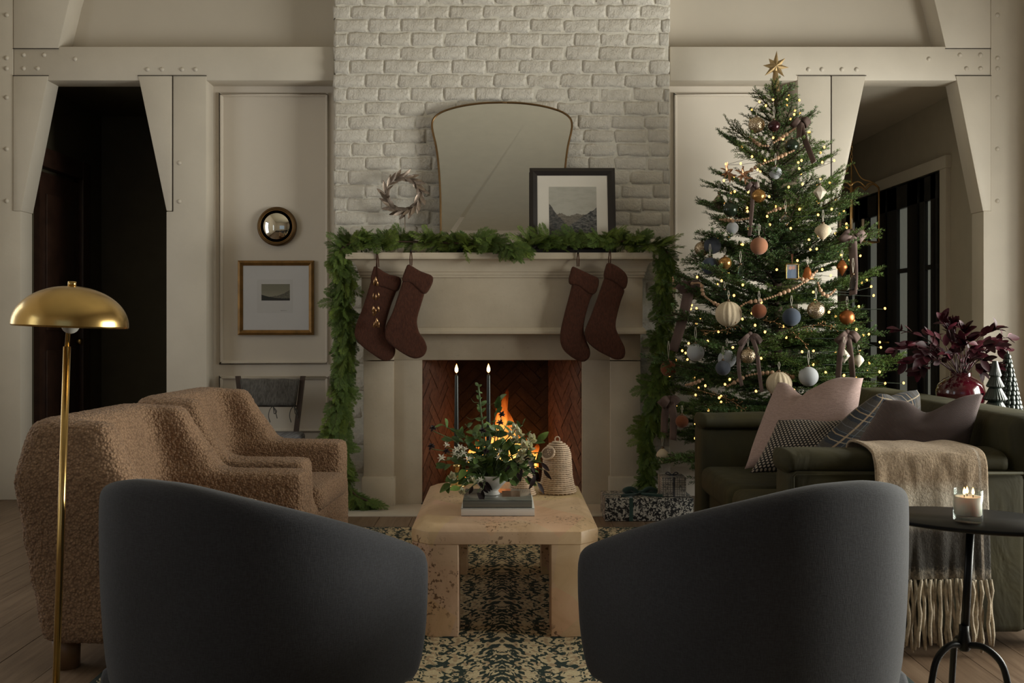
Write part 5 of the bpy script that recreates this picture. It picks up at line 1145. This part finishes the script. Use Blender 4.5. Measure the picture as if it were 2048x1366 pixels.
def orn(kind, mk, px, py, rp, label, loop=24, k=1.02, asp=1.0):
    p = onTree(px, py, k); s_ = p.y/F; r_ = rp*s_; g = thing('ornament', label, 'ornament', p+V((0, 0, r_*asp)), 'ornaments on the Christmas tree'); m_ = OM[mk]
    if kind == 'ball': o = obj('ball', MB().ball(p, r_, 32, 20), m_, g)
    elif kind == 'ribbed':
        def fn(u, v): a_ = 2*PI*u; th = PI*v; rr = r_*(1+.035*math.cos(a_*14)); return p+V((rr*math.sin(th)*math.cos(a_), rr*math.sin(th)*math.sin(a_), -r_*.97*math.cos(th)))
        o = obj('ribbed_ball', MB().grid(fn, 112, 20, True), m_, g)
    elif kind == 'gem': o = obj('faceted_gem', MB().lathe([(1e-6, -asp*r_), (r_*.62, -asp*r_*.42), (r_, -.02*r_), (r_*.98, .08*r_), (r_*.45, asp*r_*.62), (1e-6, asp*r_)], 8, p), m_, g, False)
    elif kind == 'onion': o = obj('onion_body', MB().lathe([(1e-6, -r_*asp), (r_*.30, -r_*.72*asp), (r_*.78, -r_*.25), (r_, .10*r_), (r_*.86, r_*.50), (r_*.45, r_*.82*asp), (r_*.12, r_*asp)], 20, p), m_, g)
    elif kind == 'bell': o = obj('bell_body', MB().lathe([(r_, -r_*asp), (r_*.80, -r_*.7*asp), (r_*.62, 0), (r_*.5, r_*.5*asp), (r_*.22, r_*.9*asp), (1e-6, r_*asp), (r_*.18, r_*.84*asp), (r_*.45, r_*.45*asp), (r_*.57, 0), (r_*.76, -r_*.7*asp), (r_*.96, -r_*asp)], 24, p), m_, g); obj('clapper', MB().ball(p+V((0, 0, -r_*asp*.8)), r_*.18, 8, 6), MT['capm'], g)
    tz = r_*asp if kind != 'ball' else r_
    obj('cap', MB().lathe([(.008, -.002), (.008, .006), (.004, .009), (1e-6, .010)], 12, p+V((0, 0, tz))), MT['capm'], g)
    q = p+V((0, 0, tz+.008)); l_ = loop*s_
    obj('hanging_loop', MB().tube([q, q+V((-.005, 0, l_*.6)), q+V((-.002, 0, l_)), q+V((.002, 0, l_)), q+V((.005, 0, l_*.6)), q], .0011, 5), MT['ribw'], g)
for a_ in [('ball', 'champ', 1513, 250, 16, 'champagne mercury glass ball near the top of the tree'), ('ball', 'plum', 1548, 252, 12, 'glossy plum ball just under the star topper'), ('ball', 'pale', 1551, 346, 12.5, 'small pale grey velvet ball high on the tree trunk line'),
    ('gem', 'smoke', 1438, 404, 13, 'smoky faceted glass diamond hanging at the upper outer branch', 20, 1.02, 1.3), ('ball', 'green', 1461, 419, 15, 'bottle green glass ball beside the smoky glass diamond'), ('ball', 'amber', 1517, 392, 14, 'amber gold glass ball behind a trailing brown ribbon'),
    ('gem', 'pearl', 1640, 385, 14, 'pearl paper diamond on the door side of the upper tree', 16, 1.02, 1.1), ('onion', 'cream', 1646, 464, 17, 'cream woven onion shaped ornament near the entrance hall arch', 24, 1.04, 1.0), ('ball', 'terra', 1518, 492, 17.5, 'terracotta velvet ball in the middle of the tree'),
    ('ball', 'champ', 1404, 498, 15, 'champagne mercury glass ball at the outer chimney side branch'), ('ball', 'slate', 1425, 491, 17, 'dark slate velvet ball partly behind the champagne ball', 16, .88), ('ball', 'navy', 1420, 532, 17, 'slate blue velvet ball hanging below the two outer balls'),
    ('ball', 'amber', 1450, 526, 13, 'amber gold glass ball next to the slate blue velvet ball', 16, .95), ('bell', 'paleg', 1481, 543, 10.5, 'pale green glass bell ornament left of the tiny photo frame', 24, 1.02, 1.3), ('bell', 'copper', 1615, 546, 13, 'copper bell ornament right behind the tiny photo frame', 16, .95, 1.0),
    ('ribbed', 'cream', 1457, 628, 26, 'large cream ribbed ball under the looped beads', 18), ('ball', 'rust', 1518, 622, 15, 'rust velvet ball hanging on the bead garland', 22), ('ball', 'navy', 1583, 634, 18, 'slate blue velvet ball at the centre of the tree', 22), ('ball', 'champ', 1632, 620, 17.5, 'champagne mercury glass ball beside the central slate blue ball'),
    ('ball', 'copper', 1694, 635, 15, 'satin copper ball on the door side branches'), ('ball', 'pale', 1391, 705, 17.5, 'pale grey velvet ball near the hanging brown ribbon', 30), ('ball', 'pale', 1454, 718, 18, 'pale grey velvet ball partly behind a darker grey ball', 20, .93), ('ball', 'slate', 1446, 736, 15, 'dark slate velvet ball overlapping a pale grey ball', 26, 1.06),
    ('ball', 'champ', 1496, 712, 15, 'champagne mercury glass ball between two ribbon tails'), ('ball', 'pale', 1617, 753, 19.5, 'large pale grey velvet ball just above the pink cushion', 30), ('ribbed', 'cream', 1558, 768, 25, 'large cream ribbed ball behind the pink cushion corner', 16), ('ball', 'rust', 1337, 737, 16, 'rust velvet ball at the outermost branch beside the garland', 36),
    ('ball', 'rust', 1364, 843, 13, 'rust velvet ball low beside the sofa arm', 16), ('onion', 'cream', 1325, 912, 13, 'cream woven onion shaped ornament hanging lowest beside the gifts', 20, 1.0, 1.2), ('gem', 'pearl', 1688, 712, 12.5, 'pearl paper diamond under the bow on the door side', 20, 1.04, 1.2),
    ('onion', 'pearl', 1717, 722, 11, 'pearl teardrop ornament at the lower door side', 16, 1.0, 1.2), ('bell', 'clear', 1706, 565, 12, 'clear glass bell in front of the long pink ribbon tail', 30, 1.06, 1.3), ('onion', 'copper', 1684, 536, 11, 'copper teardrop ornament among the door side branches', 16, 1.0, 1.5),
    ('gem', 'green', 1449, 590, 13, 'bottle green glass drop above the large cream ribbed ball', 10, .95, .8), ('gem', 'clear', 1571, 440, 13, 'clear faceted glass drop above the tiny photo frame', 24, 1.0, 1.0), ('ball', 'green', 1584, 292, 14, 'dark green glass ball below the topmost brown bow', 10, .9), ('ball', 'pale', 1465, 456, 12, 'small pale ball tucked behind the upper beads', 8, .85)]:
    orn(*a_)
p = onTree(1584, 543, 1.06); s_ = p.y/F; pf = thing('photo_ornament', 'tiny gold photo frame ornament showing two figures', 'ornament', p, 'ornaments on the Christmas tree')
w_, h_ = 13*s_, 16*s_
for q in (((-w_, -h_), (w_, -h_+.006)), ((-w_, h_-.006), (w_, h_)), ((-w_, -h_), (-w_+.006, h_)), ((w_-.006, -h_), (w_, h_))): obj('frame_side', MB().box((p.x+q[0][0], p.y-.004, p.z+q[0][1]), (p.x+q[1][0], p.y+.004, p.z+q[1][1])), MT['brass'], pf, bev=.001)
t = NT('tiny_photo'); x, y, _ = t.sep(t.co('UV'))
def blob(cx_, cy_, rx_, ry_): return t.mth('LESS_THAN', t.mth('ADD', t.mth('POWER', t.mth('DIVIDE', t.mth('SUBTRACT', x, cx_), rx_), 2), t.mth('POWER', t.mth('DIVIDE', t.mth('SUBTRACT', y, cy_), ry_), 2)), 1)
k = t.ramp(t.noise(t.co('UV'), 6, 3), [(.3, (.16, .15, .15)), (.7, (.26, .24, .23))])
for b_, cl_ in ((blob(.35, .3, .26, .36), (.10, .13, .19)), (blob(.66, .3, .24, .38), (.13, .16, .22)), (blob(.37, .72, .11, .12), (.42, .22, .17)), (blob(.62, .74, .11, .12), (.36, .19, .15))): k = t.mix(b_, k, cl_)
t.P(col=k, rough=.3); obj('photo', quad(p+V((-w_, 0, -h_)), p+V((w_, 0, -h_)), p+V((w_, 0, h_)), p+V((-w_, 0, h_))), t.m, pf, False)
obj('hanging_loop', MB().tube([p+V((0, 0, h_)), p+V((-.004, 0, h_+.05)), p+V((.004, 0, h_+.05)), p+V((0, 0, h_))], .0014, 5), MT['rust'] if 'rust' in MT else OM['rust'], pf)
# brown velvet ribbons
t = NT('taupe_velvet_ribbon'); c = t.co(); t.P(col=t.ramp(t.noise(c, 8, 3), [(.3, (.06, .034, .026)), (.7, (.12, .072, .058))]), rough=.8, sheen=.12, sheenr=.35); MT['ribbon'] = t.m
t = NT('mauve_velvet_ribbon'); c = t.co(); t.P(col=t.ramp(t.noise(c, 8, 3), [(.3, (.10, .062, .054)), (.7, (.18, .12, .107))]), rough=.8, sheen=.12, sheenr=.35); MT['ribbon2'] = t.m
def ribbon(name, pts, w, parent, mat, tw=.5):
    P_ = spline(pts, 7); n_ = len(P_)-1
    def fn(u, v):
        i = int(round(v*n_)); d = (P_[min(i+1, n_)]-P_[max(0, i-1)]).normalized(); s_ = d.cross(V((math.sin(v*tw*3), 1, .3))).normalized()
        return P_[i]+s_*(u-.5)*w+V((0, -.003*math.cos((u-.5)*3), 0))
    o = obj(name, MB().grid(fn, 3, n_), mat, parent); md = o.modifiers.new('s', 'SOLIDIFY'); md.thickness = .0015; bake(o); return o
def bow(label, px, py, tails, w, mat, size=.07, k=1.05):
    p = onTree(px, py, k); g = thing('ribbon_bow', label, 'ribbon', p, 'velvet ribbon bows on the Christmas tree')
    for s_ in (-1, 1):
        od = V((s_*.72, 0, -.60 if s_ > 0 else -.72)); pd = V((od.z, 0, -od.x)).normalized()*s_; L_ = size*1.25
        P_ = spline([p, p+od*L_*.45+V((0, -.032, .012)), p+od*L_*.95+V((0, -.02, .004)), p+od*L_+V((0, .004, 0)), p+od*L_*.5+V((0, .014, 0)), p+V((0, .004, 0))], 6); nP = len(P_)-1
        o_ = obj('bow_loop', MB().grid(lambda u, v: P_[int(round(v*nP))]+pd*((u-.5)*w*1.25*(.35+.65*math.sin(PI*v)**.6)), 3, nP), mat, g); md = o_.modifiers.new('s', 'SOLIDIFY'); md.thickness = .0015; bake(o_)
    obj('knot', MB().ball(p+V((0, -.008, 0)), .011, 12, 8, (1.1, .8, 1.2)), mat, g)
    for tl in tails: ribbon('ribbon_tail', [p]+[onTree(a_, b_, k+.02) for a_, b_ in tl], w, g, mat)
bow('brown velvet bow with one long tail near the treetop', 1600, 238, [[(1598, 275)], [(1607, 270), (1618, 300), (1628, 325)]], .032, MT['ribbon'], .05)
bow('thin mauve ribbon bow with a tail above the terracotta ball', 1504, 368, [[(1505, 400), (1502, 440), (1499, 472)]], .022, MT['ribbon2'], .035)
bow('wide brown velvet ribbon with a long slanting tail beside the chimney', 1378, 566, [[(1374, 600), (1362, 650), (1346, 702)], [(1368, 590)]], .062, MT['ribbon'], .055, 1.0)
bow('mauve velvet bow with a long tail in front of the entrance hall', 1704, 462, [[(1706, 500), (1708, 550), (1706, 590)]], .045, MT['ribbon2'], .065)
bow('mauve velvet bow with two trailing tails in the middle of the tree', 1500, 668, [[(1480, 700), (1478, 740), (1484, 772)], [(1513, 700), (1518, 740), (1524, 784)]], .022, MT['ribbon2'], .06)
bow('taupe velvet bow with two tails above the sofa back', 1694, 664, [[(1682, 700), (1678, 735), (1676, 765)], [(1700, 700), (1704, 735), (1706, 762)]], .03, MT['ribbon'], .06)
bow('brown velvet bow low on the tree beside the gift boxes', 1338, 795, [[(1330, 830), (1328, 865)], [(1347, 830), (1346, 880)]], .045, MT['ribbon'], .05, .95)
# berry sprays
MT['berry'] = simple('copper_berry', (.34, .19, .09), .35, .8); bym = MB().ball((0, 0, 0), .0034, 8, 6).mesh('berry', MT['berry'])
for lab, pts in (('copper berry spray across the middle of the tree', [(1525, 640), (1560, 648), (1590, 668), (1612, 690)]), ('copper berry spray above the sofa arm', [(1398, 780), (1430, 790), (1460, 800), (1490, 820)]), ('copper berry spray under the satin copper ball', [(1600, 655), (1640, 650), (1670, 655)]), ('copper berry spray beside the large cream ball', [(1400, 660), (1440, 662), (1475, 650)])):
    P_ = spline([onTree(a_, b_, 1.03) for a_, b_ in pts], 8); g = thing('berry_spray', lab, 'spray', P_[0], 'copper berry sprays on the tree'); obj('wire_stem', MB().tube(P_, .0015, 5), MT['berry'], g)
    for p in P_:
        for _ in range(1): q = p+V((R.uniform(-.025, .025), R.uniform(-.03, 0), R.uniform(-.03, .02))); obj('wire_stem', MB().tube([p, q], .0008, 4), MT['berry'], g); inst('berry', bym, Matrix.Translation(q), g)
for lab, (px, py) in (('copper metal leaf spray on the upper chimney side branches', (1490, 350)), ('copper metal leaf spray at the outer upper branch', (1458, 345))):
    p = onTree(px, py, 1.05); g = thing('leaf_spray', lab, 'spray', p, 'copper leaf sprays on the tree'); lf_ = leaf_mesh(.045, .016, simple('copper_leaf', (.42, .22, .12), .35, .8), bend=.2)
    obj('wire_stem', MB().tube([p+V((.03, .03, -.05)), p, p+V((-.02, -.02, .05))], .002, 5), MT['berry'], g)
    for i in range(12): a_ = i*2.4; inst('leaf', lf_, xf(p+V((-.012*i/6, -.01, .02*(i-6)/6)), V((math.cos(a_), -.5, math.sin(a_))), V((0, -1, .2)), R.uniform(-.5, .5), R.uniform(.7, 1.1)), g)
R.seed(9)
# ---------------------------------------------------------------- gifts under the tree
t = NT('black_white_floral_paper'); c = t.co(); f = t.noise(c, 55, 2, .5, 1.6); v_ = t.vor(c, 60)
t.P(col=t.mix(t.ramp(t.mth('ADD', f, t.mth('MULTIPLY', v_, .25)), [(.60, 0), (.63, 1)]), (.50, .47, .42), (.010, .010, .012)), rough=.5); MT['giftA'] = t.m
t = NT('grid_gift_paper'); c = t.co(); x, y, z = t.sep(c)
def gl(a_, f_): return t.mth('LESS_THAN', t.mth('FRACT', t.mth('MULTIPLY', a_, f_)), .22)
t.P(col=t.mix(t.mth('MULTIPLY', t.mth('MAXIMUM', t.mth('MAXIMUM', gl(t.mth('ADD', x, y), 75), gl(z, 75)), t.mth('GREATER_THAN', t.noise(c, 90), .56)), .8), (.46, .41, .35), (.05, .05, .055)), rough=.5); MT['giftB'] = t.m
MT['ribg'] = simple('dark_green_ribbon', (.012, .045, .034), .6, sheen=.4); MT['ribn'] = simple('navy_ribbon', (.02, .022, .035), .6, sheen=.4)
def gift(label, a, b, paper, rib, xs, ys):
    g = thing('gift_box', label, 'gift', ((a[0]+b[0])/2, (a[1]+b[1])/2, a[2]), 'gifts under the tree')
    obj('wrapped_box', MB().box(a, b), paper, g, bev=.002); e = .0012
    for x_, w in xs: obj('ribbon_band', MB().box((x_-w/2, a[1]-e, a[2]), (x_+w/2, a[1]+.0, b[2]+e)).box((x_-w/2, a[1]-e, b[2]), (x_+w/2, b[1]+e, b[2]+e)), rib, g, False)
    for y_, w in ys: obj('ribbon_band', MB().box((a[0]-e, y_-w/2, a[2]), (a[0], y_+w/2, b[2]+e)).box((a[0]-e, y_-w/2, b[2]), (b[0]+e, y_+w/2, b[2]+e)), rib, g, False)
    return g
g = gift('wide black and white floral gift box with a green ribbon on the floor', (.587, 5.69, .002), (1.09, 5.95, .132), MT['giftA'], MT['ribg'], [(.735, .022)], [(5.82, .022)])
pb_ = V((.80, 5.80, .135))
for s_ in (-1, 1):
    ribbon('bow_loop', [pb_, pb_+V((s_*.05, -.01, .035)), pb_+V((s_*.09, 0, .02)), pb_+V((s_*.05, .01, .004)), pb_], .03, g, MT['ribg']); ribbon('bow_tail', [pb_, pb_+V((s_*.06, -.05, .006)), pb_+V((s_*.12, -.08, .004))], .024, g, MT['ribg'])
obj('bow_knot', MB().ball(pb_+V((0, 0, .012)), .014, 12, 8), MT['ribg'], g)
g = gift('small checked gift box with a thin navy bow on the floral gift', (.915, 5.73, .1345), (1.055, 5.87, .245), MT['giftB'], MT['ribn'], [(.985, .008)], [(5.80, .008)])
pb_ = V((.985, 5.80, .247))
for s_ in (-1, 1): obj('bow_loop', MB().tube(spline([pb_, pb_+V((s_*.022, -.004, .018)), pb_+V((s_*.036, 0, .010)), pb_+V((s_*.02, .004, .002)), pb_], 5), .003, 5), MT['ribn'], g)
gift('dark patterned gift box behind the wide floral gift', (.70, 5.99, .008), (.95, 6.10, .10), simple('dark_gift_paper', (.05, .04, .035), .5, var=.4, vs=40), MT['ribn'], [(.82, .012)], [])
# ---------------------------------------------------------------- burgundy vase with branches
vb = V(((1921-CX)*4.6/F, 4.6, CZ)); vs_g = thing('burgundy_vase', 'glossy burgundy ceramic vase on the console behind the sofa', 'vase', vb)
MT['burg'] = simple('burgundy_glaze', (.060, .004, .009), .12, var=.15, coat=.6)
obj('vase_body', MB().lathe([(.055, 0), (.075, .008), (.101, .045), (.107, .085), (.098, .122), (.072, .148), (.050, .158), (.044, .165), (.047, .178), (.043, .178), (.040, .165), (.046, .15), (.09, .10), (.05, .02), (1e-6, .015)], 48, vb), MT['burg'], vs_g)
bb = thing('red_leaf_branches', 'burgundy red leaf branches arranged in the glossy vase', 'branches', vb+V((0, 0, .17)))
t = NT('burgundy_leaf'); oi = t.N('ObjectInfo').outputs['Random']; t.P(col=t.ramp(oi, [(0, (.018, .003, .005)), (.6, (.042, .005, .010)), (1, (.09, .014, .024))]), rough=.5, spec=.2); MT['redleaf'] = t.m
rl = [leaf_mesh(.064, .040, MT['redleaf'], bend=b_, fold=.3) for b_ in (.15, .35, -.1)]
MT['redstem'] = simple('red_stem', (.05, .012, .014), .6)
for i, (px, py) in enumerate([(1800, 660), (1790, 700), (1815, 690), (1835, 715), (1850, 690), (1860, 670), (1885, 640), (1895, 660), (1905, 650), (1920, 690), (1935, 680), (1930, 660), (1950, 700), (1975, 690), (1990, 660), (2000, 690), (2015, 675), (2010, 700), (1965, 720), (1985, 735), (1940, 720), (1880, 720), (1900, 710), (1840, 740), (1812, 725), (1920, 735), (1960, 740)]):
    p1 = at(px, py, 4.6+R.uniform(-.16, .14)); p0 = vb+V((R.uniform(-.02, .02), R.uniform(-.02, .02), .165)); ps = spline([p0, p0.lerp(p1, .55)+V((0, 0, .05)), p1], 6); obj('twig', MB().tube(ps, .002, 5), MT['redstem'], bb)
    for k_ in (5, 7, 9, 10, 11, 12, 12, 12):
        d = (ps[k_]-ps[k_-1]).normalized()+V((R.uniform(-1, 1), R.uniform(-1, .6), R.uniform(-.5, .9))); inst('leaf', R.choice(rl), xf(ps[k_], d, V((R.uniform(-.4, .4), -.6, .7)), R.uniform(-.6, .6), R.uniform(.7, 1.1)), bb)
# ceramic trees
MT['dgreen'] = simple('dark_green_glaze', (.010, .018, .013), .35, var=.3, vs=20, coat=.4)
def ctree(label, b, r, h, style):
    g = thing('ceramic_tree', label, 'figurine', b, 'ceramic trees on the console')
    if style == 0:
        tiers = [(0, 1.0, .30), (.28, .80, .28), (.52, .60, .24), (.72, .42, .28)]
        for z0, rr, hh in tiers:
            def fn(u, v): a_ = 2*PI*u; q = r*rr*(1-v*.62)*(1+.05*math.cos(a_*24)*(1-v)) if v > .02 else r*rr*.85; return b+V((q*math.cos(a_), q*math.sin(a_), h*(z0+hh*(.08+v)) if v > .02 else h*z0+.004))
            obj('tier', MB().grid(fn, 96, 12, True), MT['dgreen'], g)
        obj('tip', MB().lathe([(r*.18, h*.86), (r*.14, h*.93), (r*.06, h*.98), (1e-6, h)], 16, b), MT['dgreen'], g)
        obj('base', MB().lathe([(r*.8, 0), (r*.85, .006), (r*.7, .02)], 32, b), MT['dgreen'], g)
    else:
        obj('cone', MB().lathe([(r*.9, 0), (r*.92, .01), (r*.08, h*.95), (1e-6, h)], 32, b), MT['dgreen'], g)
        sm = MB().ball((0, 0, 0), .011, 8, 6, (.55, 1, 1.15)).mesh('scale', MT['dgreen'])
        for j in range(13):
            z_ = h*(.03+j*.072); rr = r*.95*(1-z_/h)+.003; n_ = max(5, int(2*PI*rr/.020))
            for i in range(n_): a_ = 2*PI*(i+.5*(j % 2))/n_; inst('scale', sm, Matrix.Translation(b+V((rr*math.cos(a_), rr*math.sin(a_), z_))) @ Matrix.Rotation(a_, 4, 'Z') @ Matrix.Rotation(-.35, 4, 'Y'), g)
ctree('fluted dark green ceramic tree standing beside the burgundy vase', V((2.135, 4.33, CZ)), .062, .235, 0)
ctree('taller scaled dark green ceramic tree behind the fluted one', V((2.285, 4.52, CZ)), .062, .285, 1)
book('hardcover_book', 'grey hardcover book lying on the console at the picture edge', (2.045, 3.72, CZ+.0003), (2.25, 4.02, CZ+.028), simple('slate_book', (.12, .125, .14), .5), MT['pages'])['group'] = 'books on the console'
# ---------------------------------------------------------------- brass lantern in the hall
lc = V(((1703-CX)*7.45/F, 7.45, 1.93)); ln_ = thing('pendant_lantern', 'square brass pendant lantern with candle lights in the entrance hall', 'lantern', V((lc.x, lc.y, 2.73)))
w, hh = .135, .20; rot = Matrix.Rotation(math.radians(24), 3, 'Z')
def LP(x, y, z): return lc+rot @ V((x, y, z))
cor = [(-w, -w), (w, -w), (w, w), (-w, w)]
MT['lbrass'] = simple('dark_brass', (.46, .27, .10), .38, .85, var=.2)
for x, y in cor: obj('corner_bar', MB().tube([LP(x, y, -hh), LP(x, y, hh)], .0065, 6), MT['lbrass'], ln_)
for i in range(4):
    a, b = cor[i], cor[(i+1) % 4]; q = [V((lerp(a[0], b[0], t_), lerp(a[1], b[1], t_), 0)) for t_ in [k_/12 for k_ in range(13)]]
    obj('bottom_rail', MB().tube([LP(p.x, p.y, -hh) for p in (q[0], q[12])], .006, 6), MT['lbrass'], ln_); obj('top_rail', MB().tube([LP(p.x, p.y, hh+.035*abs(math.sin(k_/12*2*PI))*(1 if k_ else 0)) for k_, p in enumerate(q)], .006, 6), MT['lbrass'], ln_)
    obj('canopy_arm', MB().tube(spline([LP(a[0], a[1], hh), LP(a[0]*.75, a[1]*.75, hh+.045), LP(a[0]*.35, a[1]*.35, hh+.08), LP(a[0]*.06, a[1]*.06, hh+.19)], 5), .005, 6), MT['lbrass'], ln_)
    x, y = cor[i][0]*.42, cor[i][1]*.42
    obj('candle_arm', MB().tube(spline([LP(0, 0, -.10), LP(x*.5, y*.5, -.15), LP(x, y, -.12)], 4), .004, 6), MT['lbrass'], ln_); obj('drip_cup', MB().lathe([(.006, 0), (.022, .006), (.022, .009), (.006, .009)], 14, LP(x, y, -.12)), MT['lbrass'], ln_)
    obj('candle_sleeve', MB().lathe([(.010, 0), (.010, .085), (1e-6, .086)], 12, LP(x, y, -.111)), simple('ivory_sleeve', (.42, .33, .22), .6) if i == 0 else bpy.data.materials['ivory_sleeve'], ln_)
obj('centre_rod', MB().tube([LP(0, 0, -.12), LP(0, 0, hh+.2)], .005, 6), MT['lbrass'], ln_); z0 = lc.z+hh+.2
for k_ in range(int((2.71-z0)/.028)): zc = z0+.014+k_*.028; e_ = V((1, 0, 0)) if k_ % 2 else V((0, 1, 0)); obj('chain_link', MB().tube([V((lc.x, lc.y, zc))+e_*.008*math.cos(a_)+V((0, 0, .018*math.sin(a_))) for a_ in [2*PI*i/12 for i in range(13)]], .0026, 5, False), MT['lbrass'], ln_)
obj('ceiling_rose', MB().lathe([(.05, -.001), (.05, -.012), (.02, -.025), (1e-6, -.026)], 20, V((lc.x, lc.y, 2.73))), MT['lbrass'], ln_)
